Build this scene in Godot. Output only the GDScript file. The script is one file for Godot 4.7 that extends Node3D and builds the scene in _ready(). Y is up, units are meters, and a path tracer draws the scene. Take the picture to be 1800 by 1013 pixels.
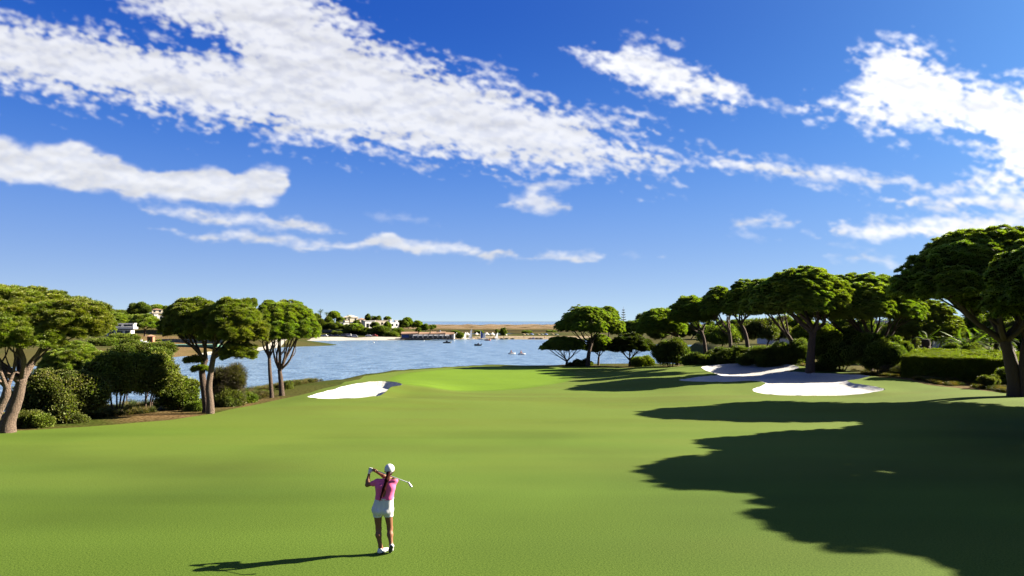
extends Node3D
# A golf hole above a lake: y is up, the lens looks along -z, units are metres.
const EYE := 4.4
const FOC := 1200.0
const EXPO := 6.2
const LAKE_Y := -7.0
var used_names := {}
var M := {}
var puffs := {}
var lawn_noise := FastNoiseLite.new()
var patch_noise := FastNoiseLite.new()
var land_edge := PackedVector2Array()
var survey := []
var far_survey := []
var sun_dir := Vector3.ZERO

# ---------------------------------------------------------------- helpers
func lin(r: float, g: float, b: float) -> Color:
	return (Color(r, g, b) * 0.53).linear_to_srgb()

func numbered(called: String) -> String:
	if not used_names.has(called):
		used_names[called] = 0
		return called
	used_names[called] += 1
	return "%s_%03d" % [called, used_names[called]]

func tag(o: Node, label: String, category := "", group := "", kind := "") -> void:
	if label: o.set_meta("label", label)
	if category: o.set_meta("category", category)
	if group: o.set_meta("group", group)
	if kind: o.set_meta("kind", kind)

func thing(called: String, label: String, category: String, at: Vector3, turn := 0.0, group := "") -> Node3D:
	var o := Node3D.new()
	o.name = numbered(called)
	add_child(o)
	o.position = at
	o.rotation.y = turn
	tag(o, label, category, group)
	return o

func part(called: String, mesh: Mesh, mat: Material, parent: Node) -> MeshInstance3D:
	var o := MeshInstance3D.new()
	o.mesh = mesh
	o.material_override = mat
	if parent == self:
		o.name = numbered(called)
		add_child(o)
	else:
		o.name = called
		parent.add_child(o, true)
	return o

func structure(called: String, mesh: Mesh, mat: Material, label := "") -> MeshInstance3D:
	var o := part(called, mesh, mat, self)
	tag(o, label, "", "", "structure")
	return o

# a point seen at column u, row v of the photograph (1800 x 1013) that stands d metres ahead
func at(u: float, v: float, d: float) -> Vector3:
	return Vector3((u - 900.0) / FOC * d, EYE - (v - 566.0) / FOC * d, -d)

func new_st() -> SurfaceTool:
	var st := SurfaceTool.new()
	st.begin(Mesh.PRIMITIVE_TRIANGLES)
	return st

func tri(st: SurfaceTool, a: Vector3, b: Vector3, c: Vector3) -> void:
	st.add_vertex(a); st.add_vertex(b); st.add_vertex(c)

func quad(st: SurfaceTool, a: Vector3, b: Vector3, c: Vector3, d: Vector3) -> void:
	tri(st, a, b, c); tri(st, a, c, d)

func done(st: SurfaceTool, smooth := false) -> ArrayMesh:
	if not smooth: st.set_smooth_group(-1)
	st.generate_normals()
	return st.commit()

func box(st: SurfaceTool, c: Vector3, s: Vector3, turn := 0.0, cut := 0.0) -> void:
	var b := Basis(Vector3.UP, turn)
	var h := s / 2.0
	var t := cut
	var lo := []
	var hi := []
	for k in [[-1, -1], [1, -1], [1, 1], [-1, 1]]:
		lo.append(c + b * Vector3(k[0] * h.x, -h.y, k[1] * h.z))
		hi.append(c + b * Vector3(k[0] * (h.x - t), h.y, k[1] * (h.z - t)))
	st.set_smooth_group(-1)
	for i in 4:
		var j := (i + 1) % 4
		quad(st, lo[i], lo[j], hi[j], hi[i])
	quad(st, hi[0], hi[1], hi[2], hi[3])
	quad(st, lo[3], lo[2], lo[1], lo[0])

func tube(st: SurfaceTool, pts: Array, radii: Array, sides := 7) -> void:
	var n := pts.size()
	var rings := []
	var side: Vector3 = Vector3.RIGHT
	for i in n:
		var dir: Vector3 = (pts[mini(i + 1, n - 1)] - pts[maxi(i - 1, 0)]).normalized()
		side = (side - dir * side.dot(dir))
		if side.length() < 0.05: side = dir.cross(Vector3.FORWARD)
		side = side.normalized()
		var other := dir.cross(side)
		var ring := []
		for k in sides:
			var a := TAU * k / sides
			ring.append(pts[i] + (side * cos(a) + other * sin(a)) * radii[i])
		rings.append(ring)
	st.set_smooth_group(0)
	for i in n - 1:
		for k in sides:
			var q := (k + 1) % sides
			quad(st, rings[i][k], rings[i + 1][k], rings[i + 1][q], rings[i][q])
	for k in sides:
		tri(st, pts[n - 1], rings[n - 1][(k + 1) % sides], rings[n - 1][k])
		tri(st, pts[0], rings[0][k], rings[0][(k + 1) % sides])

func spline(pts: Array, steps: int) -> Array:
	var out := []
	for i in pts.size() - 1:
		var a: Vector3 = pts[maxi(i - 1, 0)]
		var d: Vector3 = pts[mini(i + 2, pts.size() - 1)]
		for k in steps:
			out.append((pts[i] as Vector3).cubic_interpolate(pts[i + 1], a, d, float(k) / steps))
	out.append(pts[-1])
	return out

func smooth_loop(pts: PackedVector2Array, steps: int) -> PackedVector2Array:
	var out := PackedVector2Array()
	var n := pts.size()
	for i in n:
		for k in steps:
			out.append(pts[i].cubic_interpolate(pts[(i + 1) % n], pts[(i + n - 1) % n], pts[(i + 2) % n], float(k) / steps))
	return out

func noise_tex(seed_: int, freq: float, octaves: int, colors: Array, offs: Array, size := 512, kind := FastNoiseLite.TYPE_SIMPLEX_SMOOTH) -> NoiseTexture2D:
	var n := FastNoiseLite.new()
	n.seed = seed_
	n.frequency = freq
	n.noise_type = kind
	n.fractal_octaves = octaves
	var t := NoiseTexture2D.new()
	t.width = size
	t.height = size
	t.seamless = true
	t.generate_mipmaps = false
	t.noise = n
	var g := Gradient.new()
	g.colors = PackedColorArray(colors)
	g.offsets = PackedFloat32Array(offs)
	t.color_ramp = g
	return t

func mat(c: Color, rough := 0.8, metal := 0.0) -> StandardMaterial3D:
	var m := StandardMaterial3D.new()
	m.albedo_color = c
	m.roughness = rough
	m.metallic = metal
	m.cull_mode = BaseMaterial3D.CULL_DISABLED
	return m

func tri_mat(c: Color, tex: Texture2D, per_m: float, rough := 0.9, bump: Texture2D = null, bump_cm := 0.0, vc := false) -> StandardMaterial3D:
	var m := mat(c, rough)
	m.albedo_texture = tex
	m.uv1_triplanar = true
	m.uv1_world_triplanar = true
	m.uv1_scale = Vector3.ONE * per_m
	m.vertex_color_use_as_albedo = vc
	if bump:
		m.heightmap_enabled = true
		m.heightmap_texture = bump
		m.heightmap_scale = bump_cm
	return m

# ---------------------------------------------------------------- sky
func to_poly(a: Array) -> PackedVector2Array:
	var p := PackedVector2Array()
	for i in range(0, a.size(), 2): p.append(Vector2(a[i], a[i + 1]))
	return p

func poly_sd(p: Vector2, poly: PackedVector2Array) -> float:   # inside positive
	var best := 1e12
	var inside := false
	var n := poly.size()
	var b := poly[n - 1]
	for i in n:
		var a := poly[i]
		var ab := b - a
		var t := clampf((p - a).dot(ab) / maxf(ab.length_squared(), 1e-9), 0, 1)
		best = minf(best, (p - a - ab * t).length_squared())
		if (a.y > p.y) != (b.y > p.y) and p.x < (b.x - a.x) * (p.y - a.y) / (b.y - a.y) + a.x:
			inside = not inside
		b = a
	return sqrt(best) * (1.0 if inside else -1.0)

func air(dir: Vector3) -> Vector3:
	var el := rad_to_deg(asin(clampf(dir.y, -1, 1)))
	var e := maxf(el, 0.0)
	var c := Vector3(0.57, 0.745, 0.89).lerp(Vector3(0.040, 0.215, 0.76), 1.0 - exp(-e / 6.2))
	c = c.lerp(Vector3(0.010, 0.085, 0.50), smoothstep(7.0, 27.0, e))
	c = c.lerp(Vector3(0.004, 0.040, 0.28), smoothstep(28.0, 80.0, e))
	var th := rad_to_deg(acos(clampf(dir.dot(sun_dir), -1, 1)))
	c += Vector3(0.75, 1.55, 2.0) * exp(-th / 17.5)
	if el < 0.0: c = c.lerp(Vector3(0.16, 0.2, 0.26), smoothstep(0.0, -12.0, el))
	return c

func build_sky() -> Image:
	var W := 4096
	var H := 2048
	var big := FastNoiseLite.new(); big.seed = 11; big.frequency = 0.9; big.fractal_octaves = 5
	var small := Image.create_empty(W / 4, H / 4, false, Image.FORMAT_RGBF)
	for y in H / 4:
		var el := (0.5 - (y + 0.5) / (H / 4.0)) * PI
		for x in W / 4:
			var az := (x + 0.5) / (W / 4.0) * TAU
			var dir := Vector3(sin(az) * cos(el), sin(el), -cos(az) * cos(el))
			var c := air(dir)
			if el > 0.03:
				var q := dir / (dir.y + 0.12)
				var n := big.get_noise_3d(q.x * 0.8 + q.z * 0.5, q.z * 1.9 - q.x * 0.6, 3.0)
				c = c.lerp(Vector3(0.86, 0.87, 0.92), smoothstep(0.16, 0.36, n) * smoothstep(0.03, 0.15, el))
			small.set_pixel(x, y, Color(c.x / EXPO, c.y / EXPO, c.z / EXPO))
	small.resize(W, H, Image.INTERPOLATE_CUBIC)
	# the clouds over the lake: bands of altocumulus, a cumulus bank and streaks, drawn by direction
	var bands := [   # outline, how ragged, how soft, how puffy, brightness
		[[-120,-5, 0,18, 90,36, 160,44, 235,60, 300,74, 360,84, 400,96, 380,74, 330,62, 268,38, 200,-8, 300,-60, 560,-50, 600,22, 690,74, 760,104, 850,134, 960,178, 1060,203, 1170,224, 1080,222, 1060,232, 1125,250, 1190,272, 1222,290, 1165,312, 1070,300, 1000,305, 930,300, 860,296, 800,285, 700,268, 600,257, 500,246, 420,226, 350,213, 280,203, 200,180, 140,182, 60,160, 0,148, -120,130], 1.0, 26.0, 1.0, 0.90],
		[[790,283, 900,312, 1022,316, 985,334, 960,338, 1004,352, 1000,371, 930,373, 850,355, 925,340, 905,322, 830,300], 0.5, 10.0, 0.5, 0.80],
		[[-120,235, 0,240, 60,252, 120,238, 165,258, 205,280, 250,292, 275,302, 330,292, 370,288, 420,300, 440,292, 478,290, 505,302, 518,326, 500,347, 450,362, 400,364, 330,353, 230,350, 150,336, 80,325, 0,322, -120,318], 0.24, 7.0, 0.85, 0.92],
		[[220,350, 300,362, 400,368, 470,376, 535,380, 602,408, 570,412, 480,399, 420,400, 350,390, 280,374], 0.35, 9.0, 0.4, 0.84],
		[[258,401, 330,404, 420,402, 500,412, 560,424, 640,417, 690,404, 760,418, 830,430, 900,440, 910,446, 900,457, 830,454, 740,445, 640,440, 550,436, 450,430, 350,420], 0.35, 8.0, 0.4, 0.86],
		[[900,452, 960,440, 1020,438, 1062,452, 1040,460, 980,455], 0.4, 7.0, 0.4, 0.84],
		[[1140,452, 1165,449, 1186,456, 1160,460], 0.4, 7.0, 0.3, 0.6],
		[[1070,448, 1110,445, 1120,450, 1080,453], 0.4, 7.0, 0.3, 0.35],
		[[655,375, 700,374, 760,386, 700,388], 0.6, 9.0, 0.3, 0.32],
		[[1000,84, 1060,88, 1110,78, 1160,92, 1220,115, 1290,148, 1348,186, 1290,190, 1220,182, 1150,166, 1080,140, 1030,112], 0.85, 17.0, 0.8, 1.0],
		[[1095,56, 1140,52, 1192,70, 1188,84, 1140,72], 0.8, 14.0, 0.7, 0.7],
		[[1340,180, 1372,176, 1402,194, 1372,198], 0.8, 12.0, 0.7, 0.6],
		[[1490,96, 1550,70, 1605,68, 1650,105, 1700,128, 1800,146, 1960,160, 1960,335, 1830,312, 1770,338, 1680,320, 1742,292, 1722,262, 1690,232, 1640,222, 1580,240, 1500,214, 1410,190, 1470,168, 1510,140], 0.9, 24.0, 0.8, 1.08],
		[[1215,282, 1262,268, 1340,276, 1480,296, 1600,314, 1712,334, 1692,346, 1560,328, 1400,318, 1300,304], 0.7, 13.0, 0.7, 0.92],
		[[1225,255, 1262,252, 1330,275, 1400,288, 1340,284], 0.9, 12.0, 0.8, 0.6],
		[[1520,356, 1600,343, 1760,338, 1960,330, 1960,382, 1800,378, 1640,368, 1560,368], 0.7, 13.0, 0.6, 0.9],
		[[1405,402, 1500,384, 1620,384, 1690,372, 1800,380, 1960,378, 1960,424, 1790,412, 1690,430, 1600,420, 1500,418], 0.65, 14.0, 0.6, 0.98],
		[[1272,382, 1335,373, 1405,383, 1380,396, 1300,402], 0.5, 12.0, 0.5, 0.85],
		[[1280,402, 1330,406, 1400,426, 1330,424], 0.6, 13.0, 0.4, 0.5],
		[[1445,452, 1520,444, 1610,466, 1600,474, 1500,460], 0.5, 9.0, 0.4, 0.62],
		[[1425,422, 1520,432, 1560,444, 1480,438], 0.6, 9.0, 0.4, 0.35],
	]
	var x0 := int((0.5 - 43.0 / 360.0) * W)
	var x1 := int((0.5 + 43.0 / 360.0) * W)
	var y0 := int((0.5 - 31.0 / 180.0) * H)
	var y1 := int(0.5 * H)
	var ww := x1 - x0
	var hh := y1 - y0
	var step := 3
	var polys := []
	for b in bands: polys.append([to_poly(b[0]), b[1], b[2], b[3], b[4]])
	# cover and puffiness on a coarse raster
	var cw := ww / step + 2
	var ch := hh / step + 2
	var warp := FastNoiseLite.new(); warp.seed = 5; warp.frequency = 0.011; warp.fractal_octaves = 3
	var cover := Image.create_empty(cw, ch, false, Image.FORMAT_RGBF)
	for j in ch:
		var el := (0.5 - (y0 + j * step + 0.5) / H) * PI
		for i in cw:
			var az := ((x0 + i * step + 0.5) / W - 0.5) * TAU
			var p := Vector2(900.0 + FOC * tan(az), 566.0 - FOC * tan(el) / cos(az))
			p += Vector2(warp.get_noise_2d(p.x, p.y * 1.6), warp.get_noise_2d(p.x + 900.0, p.y * 1.6)) * Vector2(26, 12)
			var best := -3.0
			var rag := 0.4
			var bright := 0.9
			for b in polys:
				var sd := poly_sd(p, b[0]) / (b[2] as float)
				if sd > best:
					best = sd
					rag = b[1]
					bright = b[4]
			cover.set_pixel(i, j, Color(clampf(best, -3, 6), rag, bright))
	cover.resize(cw * step, ch * step, Image.INTERPOLATE_BILINEAR)
	var fine := FastNoiseLite.new(); fine.seed = 21; fine.frequency = 0.045; fine.fractal_octaves = 3; fine.fractal_gain = 0.5
	var cell := FastNoiseLite.new(); cell.seed = 8; cell.noise_type = FastNoiseLite.TYPE_CELLULAR; cell.frequency = 0.055; cell.cellular_return_type = FastNoiseLite.RETURN_DISTANCE; cell.domain_warp_enabled = true; cell.domain_warp_amplitude = 9.0; cell.domain_warp_frequency = 0.05
	cell.fractal_type = FastNoiseLite.FRACTAL_FBM; cell.fractal_octaves = 2
	var broad := FastNoiseLite.new(); broad.seed = 31; broad.frequency = 0.010; broad.fractal_octaves = 4
	for j in hh:
		var el := (0.5 - (y0 + j + 0.5) / H) * PI
		var deg := rad_to_deg(el)
		for i in ww:
			var az := ((x0 + i + 0.5) / W - 0.5) * TAU
			var dir := Vector3(sin(az) * cos(el), sin(el), -cos(az) * cos(el))
			var p := Vector2(FOC * tan(az), FOC * tan(el) / cos(az))
			var s := cover.get_pixel(i, j)
			var c := air(dir)
			if s.r > -2.9:
				# rows of puffs along the bands; the cumulus bank is smoother
				var puffy := smoothstep(0.35, 0.75, s.g)
				var along := p.x * 0.96 - p.y * 0.27
				var across := p.x * 0.27 + p.y * 0.96
				var q := Vector2(along * 0.72, across * 1.25)
				var n := lerpf(fine.get_noise_2d(p.x * 0.8, p.y * 1.5), fine.get_noise_2d(q.x, q.y), puffy)
				var n2 := fine.get_noise_2d(q.x * 2.1 + 500.0, q.y * 2.1)
				var streak := broad.get_noise_2d(along * 0.55 + 700.0, across * 3.2)
				var ce := -cell.get_noise_2d(q.x, q.y)        # high in the middle of a puff
				var bb := broad.get_noise_2d(p.x * 0.6, p.y * 1.6)
				var edge := s.r + s.g * (n * 1.35 + (ce - 0.30) * 0.7 * puffy + bb * 0.7 + streak * 1.7) + bb * 0.4 + n2 * 0.20
				var soft := lerpf(1.0, 2.4, clampf(0.5 + 1.8 * streak + bb, 0.0, 1.0))
				var dens := smoothstep(-0.35, soft, edge)
				dens *= minf(s.b * 1.04, 1.0) * lerpf(0.90, 1.0, smoothstep(-0.35, 0.2, n + 0.4 * streak))
				# thin places and undersides are a little grey, tops of puffs bright
				var lift := broad.get_noise_2d(p.x * 0.6, p.y * 1.6 - 14.0) - bb
				var lum := 0.94 + 0.045 * clampf(ce + n, -0.7, 0.7) * puffy + 0.04 * bb - 0.26 * lift + 0.10 * streak
				lum = clampf(lum, 0.80, 1.04) * maxf(s.b, 0.93)
				var tone := Vector3(lum * 0.975, lum * 0.985, lum * 1.02)
				var th := rad_to_deg(acos(clampf(dir.dot(sun_dir), -1, 1)))
				tone += Vector3(0.9, 0.88, 0.85) * exp(-th / 20.0)
				c = c.lerp(tone, dens * smoothstep(0.3, 4.0, deg) * 0.97)
			var f := minf(minf(smoothstep(0.0, 40.0, float(i)), smoothstep(0.0, 40.0, float(ww - i))), smoothstep(0.0, 40.0, float(j)))
			c /= EXPO
			var column := (x0 + i + W / 2) % W   # column 0 looks along -z
			var old := small.get_pixel(column, y0 + j)
			small.set_pixel(column, y0 + j, Color(lerpf(old.r, c.x, f), lerpf(old.g, c.y, f), lerpf(old.b, c.z, f)))
	return small

# ---------------------------------------------------------------- terrain
func base_y(d: float) -> float:
	var y := 0.0
	if d > 13.0: y -= 0.035 * (minf(d, 62.0) - 13.0)
	if d > 62.0: y -= 0.0138 * (minf(d, 110.0) - 62.0)
	return y

func add_survey(u: float, v: float, d: float) -> void:
	var p := at(u, v, d)
	survey.append(Vector3(p.x, d, p.y - base_y(d)))

func land_y(x: float, d: float) -> float:
	var sw := 0.0
	var s := 0.0
	for q: Vector3 in survey:
		var r2 := (q.x - x) * (q.x - x) + (q.y - d) * (q.y - d)
		var w := 1.0 / ((r2 + 7.0) * (r2 + 7.0))
		sw += w
		s += w * q.z
	return base_y(d) + s / sw + 0.03 * patch_noise.get_noise_2d(x * 6.0, d * 6.0)

func ground_y(x: float, d: float) -> float:   # the land with the bank that falls to the lake
	var y := land_y(x, d)
	var out := -poly_sd(Vector2(x, d), land_edge)
	if out > 0.0:
		y -= 0.42 * out * smoothstep(0.0, 5.0, out) + 0.12 * out
		y += 0.25 * patch_noise.get_noise_2d(x * 20.0, d * 20.0) * smoothstep(0.0, 4.0, out)
	return maxf(y, -9.5)

func hit(u: float, v: float) -> Vector2:   # where the view through a pixel meets the land: (x, d)
	var s := (u - 900.0) / FOC
	var t := (v - 566.0) / FOC
	var d := 8.0
	while d < 150.0:
		if EYE - t * d <= land_y(s * d, d): break
		d += 0.5
	var lo := d - 0.5
	for i in 7:
		var m := (lo + d) / 2.0
		if EYE - t * m <= land_y(s * m, m): d = m
		else: lo = m
	return Vector2(s * d, d)

func outline(a: Array, steps := 3) -> PackedVector2Array:
	var p := PackedVector2Array()
	for i in range(0, a.size(), 2): p.append(hit(a[i], a[i + 1]))
	return smooth_loop(p, steps)

func on_land(u: float, d: float) -> Vector3:
	var x := (u - 900.0) / FOC * d
	return Vector3(x, ground_y(x, d), -d)

# the part of a grid that lies inside POLY and outside HOLES, cut along their outlines
func region(x0: float, x1: float, d0: float, d1: float, step: float, poly: PackedVector2Array, holes: Array, hf: Callable, cf: Callable) -> ArrayMesh:
	var nx := int(ceil((x1 - x0) / step))
	var nd := int(ceil((d1 - d0) / step))
	var touched := {}
	var loops := holes.duplicate()
	if poly.size(): loops.append(poly)
	for loop: PackedVector2Array in loops:
		for i in loop.size():
			var a := loop[i]
			var b := loop[(i + 1) % loop.size()]
			var n := int((b - a).length() / (step * 0.3)) + 2
			for k in n + 1:
				var p := a.lerp(b, float(k) / n)
				var cx := int(floor((p.x - x0) / step))
				var cd := int(floor((p.y - d0) / step))
				for ox in [-1, 0, 1]:
					for od in [-1, 0, 1]:
						touched[Vector2i(cx + ox, cd + od)] = true
	var verts := PackedVector3Array()
	var cols := PackedColorArray()
	var uvs := PackedVector2Array()
	var index := PackedInt32Array()
	var seen := {}
	var vert := func(p: Vector2) -> int:
		var key := Vector2i(roundi(p.x * 500.0), roundi(p.y * 500.0))
		if seen.has(key): return seen[key]
		var y: float = (hf as Callable).call(p.x, p.y)
		seen[key] = verts.size()
		verts.append(Vector3(p.x, y, -p.y))
		cols.append((cf as Callable).call(p.x, p.y))
		uvs.append(p)
		return verts.size() - 1
	for j in nd:
		for i in nx:
			var a := Vector2(x0 + i * step, d0 + j * step)
			var b := a + Vector2(step, 0)
			var c := a + Vector2(step, step)
			var d := a + Vector2(0, step)
			if not touched.has(Vector2i(i, j)):
				var mid := (a + c) / 2.0
				if poly.size() and not Geometry2D.is_point_in_polygon(mid, poly): continue
				var out := false
				for hole: PackedVector2Array in holes:
					if Geometry2D.is_point_in_polygon(mid, hole): out = true
				if out: continue
				var ia: int = (vert as Callable).call(a)
				var ib: int = (vert as Callable).call(b)
				var ic: int = (vert as Callable).call(c)
				var id: int = (vert as Callable).call(d)
				index.append_array(PackedInt32Array([ia, ic, ib, ia, id, ic]))
				continue
			var pieces: Array = [PackedVector2Array([a, b, c, d])]
			if poly.size(): pieces = Geometry2D.intersect_polygons(pieces[0], poly)
			for hole: PackedVector2Array in holes:
				var next := []
				for pc in pieces: next.append_array(Geometry2D.clip_polygons(pc, hole))
				pieces = next
			for pc: PackedVector2Array in pieces:
				if pc.size() < 3: continue
				var t := Geometry2D.triangulate_polygon(pc)
				for k in range(0, t.size(), 3):
					var p := pc[t[k]]
					var q := pc[t[k + 1]]
					var r := pc[t[k + 2]]
					var area := (q - p).cross(r - p)
					if absf(area) < 1e-6: continue
					var ip: int = (vert as Callable).call(p)
					var iq: int = (vert as Callable).call(q)
					var ir: int = (vert as Callable).call(r)
					if area > 0: index.append_array(PackedInt32Array([ip, ir, iq]))
					else: index.append_array(PackedInt32Array([ip, iq, ir]))
	var normals := PackedVector3Array()
	normals.resize(verts.size())
	for k in range(0, index.size(), 3):
		var nrm := (verts[index[k + 2]] - verts[index[k]]).cross(verts[index[k + 1]] - verts[index[k]])
		if nrm.y < 0: nrm = -nrm
		for m in 3: normals[index[k + m]] += nrm
	for k in normals.size(): normals[k] = normals[k].normalized() if normals[k].length() > 1e-9 else Vector3.UP
	var arr := []
	arr.resize(Mesh.ARRAY_MAX)
	arr[Mesh.ARRAY_VERTEX] = verts
	arr[Mesh.ARRAY_NORMAL] = normals
	arr[Mesh.ARRAY_COLOR] = cols
	arr[Mesh.ARRAY_TEX_UV] = uvs
	arr[Mesh.ARRAY_INDEX] = index
	var me := ArrayMesh.new()
	me.add_surface_from_arrays(Mesh.PRIMITIVE_TRIANGLES, arr)
	return me

func add_far(u: float, d: float, y: float) -> void:
	far_survey.append(Vector3((u - 900.0) / FOC * d, d, y))

func far_y(x: float, d: float) -> float:
	var sw := 0.0
	var s := 0.0
	for q: Vector3 in far_survey:
		var r2 := (q.x - x) * (q.x - x) + (q.y - d) * (q.y - d)
		var w := 1.0 / ((r2 + 40.0) * (r2 + 40.0))
		sw += w
		s += w * q.z
	return s / sw + 0.35 * patch_noise.get_noise_2d(x * 3.0, d * 3.0) * smoothstep(-6.5, -4.0, s / sw)

func on_far(u: float, d: float) -> Vector3:
	var x := (u - 900.0) / FOC * d
	return Vector3(x, maxf(far_y(x, d), LAKE_Y - 0.3), -d)

func coast_y(x: float, d: float) -> float:   # spit, lagoon, marsh and dunes between the lake and the sea
	var y := -8.5
	var n := patch_noise.get_noise_2d(x * 0.9, d * 0.9)
	y += 2.0 * smoothstep(432.0, 446.0, d + 9.0 * n) * (1.0 - smoothstep(528.0, 540.0, d + 6.0 * n))
	y += 1.95 * smoothstep(648.0, 662.0, d + 8.0 * n)
	y += (5.6 + 2.2 * patch_noise.get_noise_2d(x * 1.6, d * 1.1) + 0.9 * patch_noise.get_noise_2d(x * 6.0, d * 4.0)) * smoothstep(960.0, 1190.0, d) * (1.0 - smoothstep(1230.0, 1340.0, d))
	y -= 2.2 * smoothstep(1290.0, 1350.0, d)
	return y

# ---------------------------------------------------------------- foliage
func blade(v: PackedVector3Array, nn: PackedVector3Array, cc: PackedColorArray, root: Vector3, tip: Vector3, side: Vector3, c0: Color, c1: Color) -> void:
	var nrm := side.cross(tip - root).normalized()
	for k in [[root - side * 0.55, c0], [root + side * 0.55, c0], [tip, c1]]:
		v.append(k[0]); nn.append(nrm); cc.append(k[1])
	var mid := root.lerp(tip, 0.55)
	for k in [[mid - side, c0], [tip, c1], [mid + side, c0]]:
		v.append(k[0]); nn.append(nrm); cc.append(k[1])

func leaf_mesh(v: PackedVector3Array, nn: PackedVector3Array, cc: PackedColorArray) -> ArrayMesh:
	var arr := []
	arr.resize(Mesh.ARRAY_MAX)
	arr[Mesh.ARRAY_VERTEX] = v
	arr[Mesh.ARRAY_NORMAL] = nn
	arr[Mesh.ARRAY_COLOR] = cc
	var me := ArrayMesh.new()
	me.add_surface_from_arrays(Mesh.PRIMITIVE_TRIANGLES, arr)
	return me

# a cushion of needle tufts, one unit in radius, that bulges up
func needle_puff(seed_: int, tufts: int, blades: int, length: float, width: float, low := -0.2) -> ArrayMesh:
	var r := RandomNumberGenerator.new()
	r.seed = seed_
	var v := PackedVector3Array()
	var nn := PackedVector3Array()
	var cc := PackedColorArray()
	for i in tufts:
		var y := r.randf_range(low, 1.0)
		var a := r.randf() * TAU
		var s := sqrt(maxf(0.0, 1.0 - y * y))
		var dir := Vector3(cos(a) * s, y, sin(a) * s)
		var root := dir * r.randf_range(0.35, 0.75)
		root.y *= 0.8
		var axis := (dir + Vector3(0, 0.55, 0)).normalized()
		var t := r.randf_range(0.7, 1.2)
		var g := Color(t * r.randf_range(0.9, 1.12), t, t * r.randf_range(0.8, 1.1))
		for k in blades:
			var w := Vector3(r.randfn(), r.randfn(), r.randfn()) * 0.50
			var dd := (axis + w).normalized() * length * r.randf_range(0.75, 1.2)
			var side := dd.cross(Vector3(r.randfn(), r.randfn(), r.randfn())).normalized() * width
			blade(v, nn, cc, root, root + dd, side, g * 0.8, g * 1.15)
	return leaf_mesh(v, nn, cc)

# a clump of flat leaves
func leaf_puff(seed_: int, count: int, length: float, width: float) -> ArrayMesh:
	var r := RandomNumberGenerator.new()
	r.seed = seed_
	var v := PackedVector3Array()
	var nn := PackedVector3Array()
	var cc := PackedColorArray()
	for i in count:
		var dir := Vector3(r.randfn(), r.randfn(), r.randfn()).normalized()
		var root := dir * pow(r.randf(), 0.4) * 0.95
		root.y *= 0.8
		var dd := (dir * 0.7 + Vector3(r.randfn(), r.randfn() + 0.2, r.randfn()) * 0.7).normalized() * length * r.randf_range(0.7, 1.3)
		var side := dd.cross(Vector3(r.randfn(), r.randfn(), r.randfn())).normalized() * width
		var t := r.randf_range(0.65, 1.25)
		var g := Color(t * r.randf_range(0.88, 1.14), t, t * r.randf_range(0.8, 1.15))
		blade(v, nn, cc, root, root + dd, side, g, g)
	return leaf_mesh(v, nn, cc)

func scatter(called: String, mesh: Mesh, material: Material, places: Array, tints: Array, parent: Node) -> MultiMeshInstance3D:
	var mm := MultiMesh.new()
	mm.transform_format = MultiMesh.TRANSFORM_3D
	mm.use_colors = true
	mm.mesh = mesh
	mm.instance_count = places.size()
	for i in places.size():
		mm.set_instance_transform(i, places[i])
		mm.set_instance_color(i, tints[i])
	var o := MultiMeshInstance3D.new()
	o.multimesh = mm
	o.material_override = material
	if parent == self:
		o.name = numbered(called)
		add_child(o)
	else:
		o.name = called
		parent.add_child(o, true)
		o.set_meta("kind", "stuff")
	return o

func tint(r: RandomNumberGenerator, c: Color, spread: float) -> Color:
	var t := 1.0 + r.randf_range(-spread, spread)
	return Color(c.r * t * (1.0 + r.randf_range(-spread, spread) * 0.4), c.g * t, c.b * t * (1.0 + r.randf_range(-spread, spread) * 0.4))

# puffs over a crown made of lobes (a lobe is [centre, radii]): a close inner layer, and separate cushions standing out of it
func clothe(lobes: Array, size: float, gap: float, low: float, r: RandomNumberGenerator, c: Color, spread: float, pads := false) -> Array:
	var places := []
	var tints := []
	for layer in 2:
		for li in lobes.size():
			var lc: Vector3 = lobes[li][0]
			var lr: Vector3 = lobes[li][1]
			var area := TAU * lr.x * (lr.x + lr.y)
			var each := size * (1.25 if layer == 0 else 1.0)
			var n := int(area / (each * each * gap * (1.9 if layer == 0 else 3.0))) + 3
			var lobe_tint := tint(r, c, spread)
			for i in n:
				var y := 1.0 - (i + 0.5) / n * (1.0 - low)
				var a := i * 2.39996 + r.randf() * 0.9
				var s := sqrt(maxf(0.0, 1.0 - y * y))
				var dir := Vector3(cos(a) * s, y, sin(a) * s)
				var p := lc + dir * lr * (r.randf_range(0.68, 0.84) if layer == 0 else (r.randf_range(0.88, 1.26) if pads else r.randf_range(0.92, 1.2)))
				var buried := false
				for lj in lobes.size():
					if lj == li: continue
					var q: Vector3 = (p - (lobes[lj][0] as Vector3)) / (lobes[lj][1] as Vector3)
					if q.length() < (0.60 if layer == 0 else 0.82):
						buried = true
						break
				if buried: continue
				var up := ((dir / lr).normalized() * 0.7 + Vector3(0, 0.75, 0)).normalized()
				if pads:   # needles sit in level pads, light above and open below
					up = ((dir / lr).normalized() * 0.45 + Vector3(0, 1.0, 0)).normalized()
				elif y < -0.1: up = ((dir / lr).normalized() + Vector3(0, 0.35, 0)).normalized()
				var b := Basis(Quaternion(Vector3.UP, up)) * Basis(Vector3.UP, r.randf() * TAU)
				var k := each * r.randf_range(0.7, 1.3)
				places.append(Transform3D(b.scaled(Vector3(k, k * (r.randf_range(0.6, 0.85) if pads else r.randf_range(0.75, 1.05)), k)), p))
				tints.append(tint(r, lobe_tint, spread))
	return [places, tints]

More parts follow.
